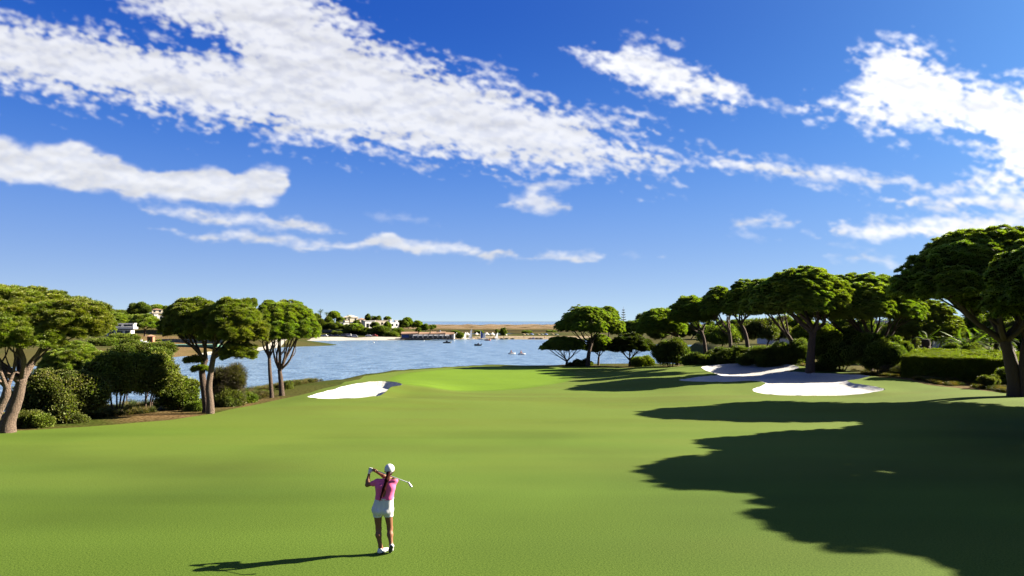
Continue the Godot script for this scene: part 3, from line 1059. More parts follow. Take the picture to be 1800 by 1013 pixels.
func far_palm(label: String, u: float, d: float, top_v: float, flen: float) -> void:
	var base := on_far(u, d)
	var y1 := EYE - (top_v - 566.0) / FOC * d
	palm(label, base, maxf(y1 - base.y - flen * 0.5, 1.5), flen, 14, 0.28, {"group": "palms across the lake"})

func boat(label: String, p: Vector3, length: float, beam: float, c: Color, turn: float, cabin: Color, o := {}) -> void:
	var t := thing("boat", label, "boat", p, turn, o.get("group", ""))
	var st := new_st()
	var n := 8
	var up := []
	var dn := []
	for s in [1.0, -1.0]:
		for i in n:
			var f := (float(i) / (n - 1)) if s > 0 else 1.0 - float(i) / (n - 1)
			var w := beam / 2.0 * pow(1.0 - pow(f, 2.4), 0.6) * (0.8 + 0.2 * minf(f * 4.0, 1.0))
			var x := (f - 0.5) * length
			up.append(Vector3(x, 0.62 + 0.25 * f * f, w * s))
			dn.append(Vector3(x * 0.92, -0.15, w * 0.6 * s))
	for i in up.size():
		var q := (i + 1) % up.size()
		quad(st, dn[i], up[i], up[q], dn[q])
	for i in range(1, up.size() - 1):
		tri(st, up[0] - Vector3(0, 0.2, 0), up[i + 1] - Vector3(0, 0.2, 0), up[i] - Vector3(0, 0.2, 0))
	part("hull", done(st), mat(c, 0.4), t)
	var cs := new_st()
	box(cs, Vector3(-0.05 * length, 0.95, 0), Vector3(length * 0.26, 0.75, beam * 0.6), 0, 0.15)
	part("seat" if o.get("open", false) else "cabin", done(cs), mat(cabin, 0.5), t)
	if o.get("motor", false):
		var ms := new_st()
		box(ms, Vector3(-0.5 * length, 0.75, 0), Vector3(0.4, 0.7, 0.35), 0, 0.08)
		part("motor", done(ms), M.dark, t)

var figure := []
func small_person(label: String, p: Vector3, shirt: Color, turn: float, sitting := false, group := "people at the water sports beach") -> void:
	if figure.is_empty():
		for sit in 2:
			var kx := 0.42 if sit else 0.02
			var hip := 0.45 if sit else 0.92
			var y := hip - 0.92
			var bones := [[Vector3(0, 1.0 + y, -0.08), Vector3(0, 1.0 + y, 0.08), 0.12, 0.12], [Vector3(0, 1.0 + y, 0), Vector3(0, 1.38 + y, 0), 0.13, 0.14], [Vector3(0, 1.42 + y, -0.16), Vector3(0, 1.42 + y, 0.16), 0.06, 0.06], [Vector3(0, 1.45 + y, 0), Vector3(0.01, 1.66 + y, 0), 0.06, 0.10]]
			for s in [-1.0, 1.0]:
				bones.append_array([[Vector3(0, hip, 0.1 * s), Vector3(kx, 0.48, 0.11 * s), 0.09, 0.06], [Vector3(kx, 0.48, 0.11 * s), Vector3(kx, 0.06, 0.11 * s), 0.06, 0.045], [Vector3(kx, 0.05, 0.11 * s), Vector3(kx + 0.15, 0.04, 0.12 * s), 0.045, 0.04], [Vector3(0, 1.42 + y, 0.19 * s), Vector3(0.06, 1.15 + y, 0.25 * s), 0.05, 0.04], [Vector3(0.06, 1.15 + y, 0.25 * s), Vector3(0.18, 0.95 + y, 0.24 * s), 0.04, 0.035]])
			var clothes := [[Vector3(0, 0.98 + y, -0.08), Vector3(0, 0.98 + y, 0.08), 0.145, 0.145], [Vector3(0, 1.0 + y, 0), Vector3(0, 1.36 + y, 0), 0.15, 0.16]]
			figure.append([net(bones, 0.05, 0.05), net(clothes, 0.05, 0.05)])
	var t := thing("person", label, "person", p, turn, group)
	var f: Array = figure[1 if sitting else 0]
	part("body", f[0], M.skin, t)
	part("clothing", f[1], mat(shirt, 0.9), t)

func parasol(label: String, p: Vector3, c: Material, r := 1.5, group := "beach parasols") -> void:
	var t := thing("parasol", label, "parasol", p, 0.0, group)
	var st := new_st()
	tube(st, [Vector3(0, -0.2, 0), Vector3(0, 2.3, 0)], [0.05, 0.05], 6)
	part("pole", done(st, true), M.trim, t)
	var cs := new_st()
	for i in 10:
		var a := TAU * i / 10.0
		var b := TAU * (i + 1) / 10.0
		tri(cs, Vector3(0, 2.75, 0), Vector3(cos(a) * r, 2.15, sin(a) * r), Vector3(cos(b) * r, 2.15, sin(b) * r))
		quad(cs, Vector3(cos(a) * r, 2.15, sin(a) * r), Vector3(cos(a) * r, 1.98, sin(a) * r), Vector3(cos(b) * r, 1.98, sin(b) * r), Vector3(cos(b) * r, 2.15, sin(b) * r))
	part("canopy", done(cs), c, t)

func sailboat(label: String, p: Vector3, h: float, c: Material, turn: float) -> void:
	var t := thing("sailing_dinghy", label, "sailing boat", p, turn, "dinghies drawn up on the sand")
	for s in [-1.0, 1.0]:
		var st := new_st()
		tube(st, [Vector3(-2.2, 0.3, s * 0.9), Vector3(-1.4, 0.22, s * 0.9), Vector3(1.2, 0.25, s * 0.9), Vector3(2.3, 0.5, s * 0.9)], [0.16, 0.24, 0.22, 0.03], 7)
		part("hull", done(st, true), M.white_paint, t)
	var ms := new_st()
	tube(ms, [Vector3(0.6, 0.3, 0), Vector3(0.5, h, 0)], [0.06, 0.04], 6)
	box(ms, Vector3(0.2, 0.42, 0), Vector3(1.5, 0.08, 1.9))
	part("mast", done(ms, true), M.steel, t)
	var ss := new_st()
	for k in [-0.02, 0.02]:
		for i in 6:
			var f0 := i / 6.0
			var f1 := (i + 1) / 6.0
			var w0 := 2.3 * pow(1.0 - f0, 0.7)
			var w1 := 2.3 * pow(1.0 - f1, 0.7)
			quad(ss, Vector3(0.45, 0.8 + f0 * (h - 1.0), k), Vector3(0.45, 0.8 + f1 * (h - 1.0), k), Vector3(0.45 - w1, 0.8 + f1 * (h - 1.0), k + 0.3 * w1 * 0.3), Vector3(0.45 - w0, 0.8 + f0 * (h - 1.0), k + 0.3 * w0 * 0.3))
	part("sail", done(ss), c, t)

# ---------------------------------------------------------------- pixel-measured umbrella pine
func umbrella(label: String, ub: float, d: float, u0: float, u1: float, top_v: float, low_v: float, path_px: Array, rad: float, o := {}) -> Node3D:
	var base := on_land(ub, d)
	var away: float = o.get("away", 0.0)
	var dc := d + away
	var c := at((u0 + u1) / 2.0, lerpf(low_v, top_v, 0.30), dc) - base
	var rx := (u1 - u0) / 2.0 / FOC * dc
	var hh := (low_v - top_v) / FOC * dc
	var path := []
	for q in path_px: path.append(at(q[0], q[1], d + (q[2] if q.size() > 2 else 0.0)) - base)
	var opts := {"puff": clampf(rx * 0.085, 0.27, 0.46)}
	opts.merge(o, true)
	return pine(label, base, path, rad, c, rx, rx * o.get("deep", 0.9), hh * 0.70, hh * 0.30, opts)

func grow(called: String, label: String, cat: String, ub: float, d: float, u0: float, u1: float, v0: float, v1: float, o := {}) -> Node3D:
	var base: Vector3 = on_land(ub, d) if not o.has("base") else o.base
	var c := at((u0 + u1) / 2.0, (v0 + v1) / 2.0, d) - base
	return leafy(called, label, cat, base, c, (u1 - u0) / 2.0 / FOC * d, (v1 - v0) / 2.0 / FOC * d, (u1 - u0) / 2.0 / FOC * d * o.get("deep", 0.85), o)

# ---------------------------------------------------------------- the place
func _ready() -> void:
	var cam := Camera3D.new()
	cam.name = "camera"
	cam.position = Vector3(0, EYE, 0)
	cam.near = 0.1
	cam.far = 60000.0
	cam.projection = Camera3D.PROJECTION_FRUSTUM
	cam.size = 0.1 * 1013.0 / FOC
	cam.frustum_offset = Vector2(0, 0.1 * 59.5 / FOC)
	add_child(cam)
	var sun := DirectionalLight3D.new()
	sun.name = "sun"
	sun_dir = Vector3(0.957 * cos(deg_to_rad(26.0)), sin(deg_to_rad(26.0)), -0.29 * cos(deg_to_rad(26.0))).normalized()
	sun.look_at_from_position(sun_dir * 100.0, Vector3.ZERO)
	sun.light_energy = 1.6
	sun.light_color = Color(1.0, 0.955, 0.87)
	sun.light_angular_distance = 0.5
	sun.shadow_enabled = true
	add_child(sun)
	var env := Environment.new()
	env.background_mode = Environment.BG_SKY
	env.tonemap_mode = Environment.TONE_MAPPER_LINEAR
	env.tonemap_exposure = EXPO
	env.sdfgi_enabled = true
	env.ssao_enabled = true
	env.ssil_enabled = true
	var sky := Sky.new()
	var pan := PanoramaSkyMaterial.new()
	pan.panorama = ImageTexture.create_from_image(build_sky())
	sky.sky_material = pan
	env.sky = sky
	var we := WorldEnvironment.new()
	we.name = "daylight"
	we.environment = env
	add_child(we)
	lawn_noise.seed = 3; lawn_noise.frequency = 0.05; lawn_noise.fractal_octaves = 4
	patch_noise.seed = 9; patch_noise.frequency = 0.02; patch_noise.fractal_octaves = 4
	make_materials()
	build_land()
	build_far_land()
	build_golfer()
	build_left_trees()
	build_right_trees()
	build_middle_trees()
	build_far_shore()
	build_water_things()

func make_materials() -> void:
	var grain := noise_tex(1, 0.085, 4, [Color(0.72, 0.77, 0.66), Color(0.89, 0.92, 0.85), Color(1, 1, 0.95)], [0.15, 0.5, 0.85], 1024)
	var grain_b := noise_tex(2, 0.13, 4, [Color.BLACK, Color.WHITE], [0.1, 0.9], 1024)
	M.lawn = tri_mat(lin(0.164, 0.222, 0.038), grain, 0.22, 0.95, grain_b, 0.3, true)
	M.lawn.metallic_specular = 0.15
	M.green = tri_mat(lin(0.20, 0.315, 0.026), grain, 0.3, 0.9, grain_b, 0.3, true)
	M.green.metallic_specular = 0.15
	var dirt_t := noise_tex(3, 0.03, 5, [Color(0.55, 0.5, 0.42), Color(0.85, 0.82, 0.78), Color(1, 1, 1)], [0.15, 0.5, 0.9])
	M.dirt = tri_mat(lin(1, 1, 1), dirt_t, 0.25, 0.95, dirt_t, 4.0, true)
	M.dirt.metallic_specular = 0.1
	var sand_t := noise_tex(4, 0.02, 5, [Color(0.86, 0.85, 0.83), Color(1, 1, 1)], [0.2, 0.7])
	M.sand = tri_mat(lin(0.64, 0.63, 0.61), sand_t, 0.5, 0.95, sand_t, 14.0)
	M.beach = tri_mat(lin(0.50, 0.46, 0.39), sand_t, 0.05, 0.95)
	var bark_t := noise_tex(6, 0.035, 5, [Color(0.35, 0.30, 0.28), Color(0.8, 0.76, 0.72), Color(1, 0.97, 0.93)], [0.2, 0.55, 0.9])
	M.bark = tri_mat(lin(0.20, 0.135, 0.098), bark_t, 0.9, 0.95, bark_t, 9.0)
	M.pale_bark = tri_mat(lin(0.33, 0.25, 0.19), bark_t, 0.9, 0.95, bark_t, 9.0)
	M.dark_foliage = mat(lin(0.03, 0.05, 0.02), 0.9)
	M.palm_bark = tri_mat(lin(0.14, 0.10, 0.065), bark_t, 1.2, 0.95, bark_t, 6.0)
	for q in [["needles", Color(0.48, 0.59, 0.085)], ["bright_needles", Color(0.45, 0.495, 0.07)], ["dark_needles", Color(0.13, 0.18, 0.036)], ["brown_needles", Color(0.19, 0.15, 0.04)], ["leaves", Color(0.33, 0.41, 0.075)], ["olive_leaves", Color(0.33, 0.36, 0.11)], ["dark_leaves", Color(0.27, 0.33, 0.07)], ["dry_twigs", Color(0.21, 0.18, 0.12)], ["hedge_leaves", Color(0.40, 0.47, 0.05)], ["palm_leaf", Color(0.26, 0.36, 0.08)], ["dead_frond", Color(0.34, 0.21, 0.11)], ["straw", Color(0.33, 0.26, 0.12)]]:
		var c: Color = q[1]
		var m := mat(lin(c.r, c.g, c.b), 0.5)
		m.vertex_color_use_as_albedo = true
		m.metallic_specular = 0.55 if q[0].contains("needles") else 0.3
		m.backlight_enabled = true
		m.backlight = Color(0.85, 0.95, 0.38)
		M[q[0]] = m
	for i in 3: puffs["needle%d" % i] = needle_puff(40 + i, 85, 8, 0.50, 0.048)
	for i in 2: puffs["leaf%d" % i] = leaf_puff(60 + i, 200, 0.32, 0.10)
	puffs["twigs"] = needle_puff(70, 40, 5, 0.9, 0.022, -0.45)
	M.skin = mat(lin(0.27, 0.118, 0.062), 0.55)
	M.skin.metallic_specular = 0.3
	M.shirt = mat(lin(0.88, 0.13, 0.34), 0.9)
	M.white_cloth = mat(lin(0.76, 0.76, 0.77), 0.9)
	M.hair = mat(lin(0.036, 0.008, 0.007), 0.8)
	M.hair.metallic_specular = 0.12
	M.dark = mat(lin(0.02, 0.02, 0.022), 0.6)
	M.sole = mat(lin(0.03, 0.045, 0.04), 0.8)
	M.steel = mat(lin(0.85, 0.85, 0.85), 0.35, 0.35)
	M.white_paint = mat(lin(0.74, 0.72, 0.69), 0.7)
	M.canvas = mat(lin(0.9, 0.9, 0.9), 0.9)
	M.canvas.backlight_enabled = true
	M.canvas.backlight = Color(1, 1, 1)
	M.cream = mat(lin(0.62, 0.54, 0.42), 0.85)
	M.trim = mat(lin(0.55, 0.5, 0.42), 0.7)
	M.tiles = tri_mat(lin(0.62, 0.38, 0.25), dirt_t, 0.8, 0.9)
	M.dark_glass = mat(lin(0.015, 0.02, 0.028), 0.1)
	M.dark_glass.metallic_specular = 0.5
	M.wood = mat(lin(0.10, 0.075, 0.055), 0.85)
	M.blue = mat(lin(0.05, 0.13, 0.45), 0.6)
	M.court = mat(lin(0.07, 0.20, 0.13), 0.9)
	M.fence = mat(lin(0.11, 0.12, 0.12), 0.8)
	M.thatch = mat(lin(0.30, 0.21, 0.11), 0.95)
	var ripple := noise_tex(12, 0.055, 4, [Color.BLACK, Color.WHITE], [0.0, 1.0], 1024)
	var wind := noise_tex(13, 0.010, 5, [Color(0.70, 0.76, 0.80), Color(0.90, 0.92, 0.94), Color(1, 1, 1)], [0.25, 0.5, 0.8], 1024)
	M.water = tri_mat(lin(0.20, 0.31, 0.43), wind, 1.0 / 70.0, 0.25, ripple, 22.0)

func build_land() -> void:
	for q in [[-40, 30], [-30, 15], [-18, 8], [-14, 20], [-12, 32], [-8, 12], [-6, 40], [0, 10], [0, 25], [0, 38], [6, 15], [7, 28], [6, 45], [12, 14], [14, 24], [14, 36], [22, 26], [24, 14], [36, 18], [34, 32], [50, 20], [-8, 50], [0, 55], [8, 58], [-6, 66], [2, 72], [6, 80], [-4, 85], [2, 95], [-12, 78], [12, 90], [-17, 45], [-19, 38], [-24, 31]]:
		survey.append(Vector3(q[0], q[1], 0))
	for q in [[1400, 642, 75], [1300, 640, 80], [1240, 642, 84], [1340, 697, 50], [1450, 698, 50], [1550, 688, 51], [1440, 668, 61], [1260, 655, 74], [1200, 669, 64], [1590, 664, 60], [1500, 658, 66], [1790, 697, 45], [1700, 683, 50], [1150, 648, 88], [1180, 643, 94], [1100, 646, 99], [690, 672, 58], [640, 672, 58], [600, 681, 55], [740, 672, 64], [680, 699, 46.5], [545, 702, 46], [620, 704, 45.5], [850, 688, 59]]:
		add_survey(q[0], q[1], q[2])
	for q in [[60, 60, -0.6], [45, 75, -0.5], [60, 90, -0.8], [80, 120, -0.8], [70, 140, -0.8], [48, 100, -1.5], [50, 45, -0.4], [90, 40, 0]]:
		survey.append(Vector3(q[0], q[1], q[2] - base_y(q[1])))
	land_edge = PackedVector2Array([Vector2(-90, 24), Vector2(-50, 31), Vector2(-38, 35), Vector2(-30, 40), Vector2(-24, 46), Vector2(-19.2, 54), Vector2(-18.3, 62), Vector2(-18.0, 72), Vector2(-18.1, 82), Vector2(-15.6, 92), Vector2(-9, 101), Vector2(-3.5, 106.5), Vector2(4.5, 104), Vector2(12, 108), Vector2(22, 108), Vector2(33, 99), Vector2(37, 104), Vector2(38, 118), Vector2(44, 140), Vector2(54, 180), Vector2(60, 215), Vector2(160, 260), Vector2(200, -60), Vector2(-90, -60)])
	var green := outline([684,668, 700,659, 750,652, 820,648, 900,645.5, 960,646.5, 1002,652, 1012,661, 995,671, 950,679, 890,686, 830,688, 780,685, 735,679, 700,674])
	var trap := outline([540,700, 560,694, 590,686, 620,678, 655,673.5, 685,673, 705,677, 704,680, 688,683, 681,689, 672,696, 645,701, 600,704, 560,703.5], 4)
	var traps := outline([1194,669, 1228,663, 1262,660.5, 1240,652, 1234,646, 1262,642, 1320,640.5, 1380,641.5, 1404,646, 1396,651, 1380,654, 1440,657, 1525,661, 1516,666, 1490,670, 1500,675, 1535,680, 1556,686, 1530,692, 1450,697, 1370,696, 1330,691, 1324,685, 1340,679, 1345,674, 1320,671, 1260,672.5, 1215,671.5], 4)
	# mown fairway: from behind the lens to the lake and to the trees
	var fw := PackedVector2Array([Vector2(-60, 1), Vector2(-60, 20)])
	for q in [[-30, 760], [60, 756], [150, 750.5], [220, 745], [300, 738.5], [380, 726], [450, 711.5], [500, 700.5], [545, 691], [600, 676], [640, 661], [700, 653]]: fw.append(hit(q[0], q[1]))
	for q in [[-9.3, 98], [-4, 103.5], [4, 102], [11, 100.5], [17, 97], [22, 91], [27, 84.5], [31, 77.5], [33.4, 68], [33.0, 61.5], [33.2, 55], [33.0, 49.5], [35, 44.5], [40, 40.5], [55, 36], [90, 30], [90, 1]]: fw.append(Vector2(q[0], q[1]))
	var sand_y := func(x: float, d: float) -> float:
		var p := Vector2(x, d)
		var s1 := poly_sd(p, trap)
		var s := maxf(s1, poly_sd(p, traps))
		var deep := 2.2 if s1 > -3.0 else 1.0   # the small bunker has the steeper lip
		return land_y(x, d) + 0.05 * deep - 0.22 * deep * smoothstep(0.0, 0.5, s) - 0.14 * smoothstep(0.3, 3.0, s) + 0.05 * patch_noise.get_noise_2d(x * 40.0, d * 40.0)
	var grass_y := func(x: float, d: float) -> float:
		var p := Vector2(x, d)
		var s := 0.0
		if d > 40.0 and d < 90.0:
			s = poly_sd(p, trap)
			s = maxf(0.11 * smoothstep(-1.4, -0.05, s), 0.05 * smoothstep(-1.4, -0.05, poly_sd(p, traps)))
		return ground_y(x, d) + s
	var lawn_c := func(x: float, d: float) -> Color:
		var n := lawn_noise.get_noise_2d(x * 0.35, d * 6.0)
		var n2 := lawn_noise.get_noise_2d(x * 1.1 + 300.0, d * 1.4)
		var t := 0.92 + 0.17 * n + 0.12 * n2
		var y := clampf(0.5 + 1.3 * lawn_noise.get_noise_2d(x * 0.35 + 90.0, d * 1.3), 0.0, 1.0)
		t *= lerpf(0.80, 1.06, smoothstep(10.0, 34.0, d + 14.0 * n2))   # light falloff painted into the turf colour: darker towards the lens
		return Color(t * lerpf(0.88, 1.10, clampf(y + smoothstep(16.0, 40.0, d) - 0.5, 0, 1)), t, t * lerpf(0.9, 1.1, y))
	var green_c := func(x: float, d: float) -> Color:
		var p := Vector2(x, d)
		var s := poly_sd(p, green)
		var t := 0.92 + 0.10 * lawn_noise.get_noise_2d(x * 1.5, d * 2.0)
		t *= lerpf(0.80, 1.0, smoothstep(0.0, 1.6, s))
		return Color(t, t, t)
	var bank_c := func(x: float, d: float) -> Color:
		var n := lawn_noise.get_noise_2d(x * 4.0, d * 4.0)
		var soil := Color(0.30, 0.20, 0.105).lerp(Color(0.16, 0.13, 0.06), clampf(0.5 + n, 0, 1))
		var weed := Color(0.085, 0.12, 0.02)
		var out := -poly_sd(Vector2(x, d), land_edge)
		var k := smoothstep(-0.1, 0.25, lawn_noise.get_noise_2d(x * 2.0 + 50.0, d * 2.0))
		if x > 0.0: k = maxf(k, 0.55 if d > 64.0 else 0.15)
		elif d > 47.0: k = maxf(k, smoothstep(47.0, 53.0, d) * 0.85)
		return soil.lerp(weed, clampf(k + smoothstep(1.0, 5.0, out) * 0.6, 0, 1))
	structure("fairway", region(-60, 90, 1, 106, 0.6, fw, [green, trap, traps], grass_y, lawn_c), M.lawn, "mown fairway with faint stripes running to the lake")
	structure("putting_green", region(-20, 14, 54, 104, 0.8, green, [], grass_y, green_c), M.green, "bright putting green above the lake")
	structure("sand_bunker", region(-18, -4, 40, 64, 0.5, trap, [], sand_y, func(_x, _d): return Color.WHITE), M.sand, "white sand bunker beside the lake edge of the fairway")
	structure("sand_bunker", region(10, 40, 44, 92, 0.5, traps, [], sand_y, func(_x, _d): return Color.WHITE), M.sand, "large white sand bunker in the shade of the pines")
	structure("ground", region(-92, 168, -30, 240, 2.0, PackedVector2Array(), [fw], ground_y, bank_c), M.dirt, "dry soil and weeds under the trees and down the lake bank")

func build_far_land() -> void:
	for q in [[200, 130, -9], [60, 120, -9], [350, 170, -9], [450, 225, -9.5], [560, 300, -9], [700, 340, -9], [700, 395, -9], [850, 380, -9], [850, 420, -9], [820, 445, -9], [900, 500, -9], [560, 370, -9], [500, 255, -9], [420, 215, -9], [300, 145, -9], [640, 405, -8.2], [545, 392, -8.4], [1000, 350, -9], [1150, 320, -9], [1300, 260, -9], [1250, 310, -9], [1100, 390, -9],
		[545, 414, -7], [620, 427, -7], [705, 430, -7], [480, 297, -7], [400, 253, -7], [330, 207, -7], [300, 185, -7], [150, 163, -7], [0, 145, -7], [-150, 130, -7], [1180, 345, -7], [1250, 335, -7], [1330, 300, -7],
		[545, 441, -5.2], [590, 445, -5.1], [660, 447, -5.1], [700, 448, -5.2], [520, 380, -5.5], [565, 470, -3.2], [640, 475, -2], [600, 520, 2.4], [660, 540, 1.2], [700, 520, -1], [740, 500, -4.2], [770, 500, -6.5], [760, 560, -6.6], [800, 600, -8], [480, 330, -4], [400, 290, -5], [340, 250, -5], [300, 275, -3.6], [265, 310, -2.9], [210, 310, -2.2], [150, 300, -1.5], [60, 300, -1.5], [-80, 300, -1], [250, 400, 4], [150, 420, 5], [0, 420, 5], [-150, 420, 5], [350, 420, 5], [430, 480, 5.5], [480, 540, 6], [300, 520, 6], [560, 560, 3], [120, 220, -3.5], [0, 220, -3], [240, 240, -4.5],
		[1180, 365, -5.5], [1250, 370, -5.2], [1100, 420, -6.2], [1330, 340, -5], [1200, 420, -4], [1350, 420, -3], [1500, 380, -3]]:
		add_far(q[0], q[1], q[2])
	# where the villas stand: column, row of the foot of the wall, distance
	for q in [[616, 566, 500], [603, 577, 472], [635, 568, 500], [648, 575, 478], [669, 574, 485], [691, 577, 478], [555, 575, 480], [275, 551, 420], [277, 563, 385], [575, 572, 490], [655, 568, 512]]:
		add_far(q[0], q[2], at(q[0], q[1], q[2]).y)
	var beach := PackedVector2Array()
	for q in [[500, 318], [520, 366], [545, 400], [620, 412], [711, 418], [711, 441], [660, 440], [600, 438], [553, 434], [525, 402], [492, 330], [440, 287], [395, 262], [330, 222], [330, 200], [400, 238], [470, 280]]:
		beach.append(Vector2((q[0] - 900.0) / FOC * q[1], q[1]))
	var hill_c := func(x: float, d: float) -> Color:
		var n := lawn_noise.get_noise_2d(x * 0.6, d * 0.6)
		var soil := Color(0.34, 0.235, 0.13).lerp(Color(0.26, 0.20, 0.10), clampf(0.5 + n, 0, 1))
		var weed := Color(0.085, 0.11, 0.035)
		var u := 900.0 + x / d * FOC
		var k := smoothstep(-0.15, 0.2, lawn_noise.get_noise_2d(x * 0.35 + 40.0, d * 0.5))
		if u > 225.0 and u < 350.0 and d < 345.0: k *= 0.25
		if d > 330.0: k = maxf(k, 0.65)
		if u < 225.0 or u > 360.0: k = maxf(k, 0.75)
		return soil.lerp(weed, k)
	structure("beach", region(-160, -50, 195, 445, 6.0, beach, [], far_y, func(_x, _d): return Color.WHITE), M.beach, "pale sand beach along the far side of the lake")
	structure("hillside", region(-520, 200, 120, 620, 7.0, PackedVector2Array(), [beach], far_y, hill_c), M.dirt, "dry wooded hillside across the lake")
	var coast_c := func(x: float, d: float) -> Color:
		var n := lawn_noise.get_noise_2d(x * 0.25, d * 0.6)
		if d < 560.0: return Color(0.52, 0.46, 0.36).lerp(Color(0.42, 0.35, 0.23), clampf(0.5 + n, 0, 1))
		if d < 1010.0:
			var e := d + 22.0 * lawn_noise.get_noise_2d(x * 0.06, d * 0.1) + 0.03 * x
			var c := Color(0.24, 0.18, 0.075).lerp(Color(0.12, 0.13, 0.04), clampf(0.5 + n, 0, 1))
			var dark := 0.0
			for k in [[672.0, 22.0], [760.0, 26.0], [880.0, 40.0]]: dark = maxf(dark, 1.0 - smoothstep(k[1] * 0.6, k[1], absf(e - k[0])))
			return c.lerp(Color(0.02, 0.022, 0.012), dark)
		var t := clampf(0.5 + 1.4 * lawn_noise.get_noise_2d(x * 0.5, d * 0.8), 0, 1)
		return Color(0.31, 0.22, 0.125).lerp(Color(0.46, 0.37, 0.26), t).lerp(Color(0.14, 0.11, 0.05), smoothstep(0.2, 0.4, lawn_noise.get_noise_2d(x * 0.9 + 70.0, d * 0.5)))
	structure("sand_spit", region(-70, 330, 428, 546, 6.0, PackedVector2Array(), [], coast_y, coast_c), M.dirt, "low sand spit with bathers between lake and lagoon")
	structure("salt_marsh", region(-200, 620, 640, 1000, 9.0, PackedVector2Array(), [], coast_y, coast_c), M.dirt, "flat salt marsh with dark channels")
	structure("dunes", region(-400, 1040, 1000, 1380, 14.0, PackedVector2Array(), [], coast_y, coast_c), M.dirt, "low tawny dunes in front of the sea")
	var ps := PlaneMesh.new()
	ps.size = Vector2(3200, 1240)
	var lake := structure("lake", ps, M.water, "rippled blue lake behind the green")
	lake.position = Vector3(0, LAKE_Y, -580)
	var so := PlaneMesh.new()
	so.size = Vector2(90000, 48000)
	var sea := structure("sea", so, M.water, "strip of grey blue sea on the horizon")
	sea.position = Vector3(0, LAKE_Y - 0.2, -1200 - 24000)
	var under := PlaneMesh.new()
	under.size = Vector2(3200, 1300)
	var bed := structure("lake_bed", under, M.dirt, "silty bed of the lake")
	bed.position = Vector3(0, -10.2, -560)

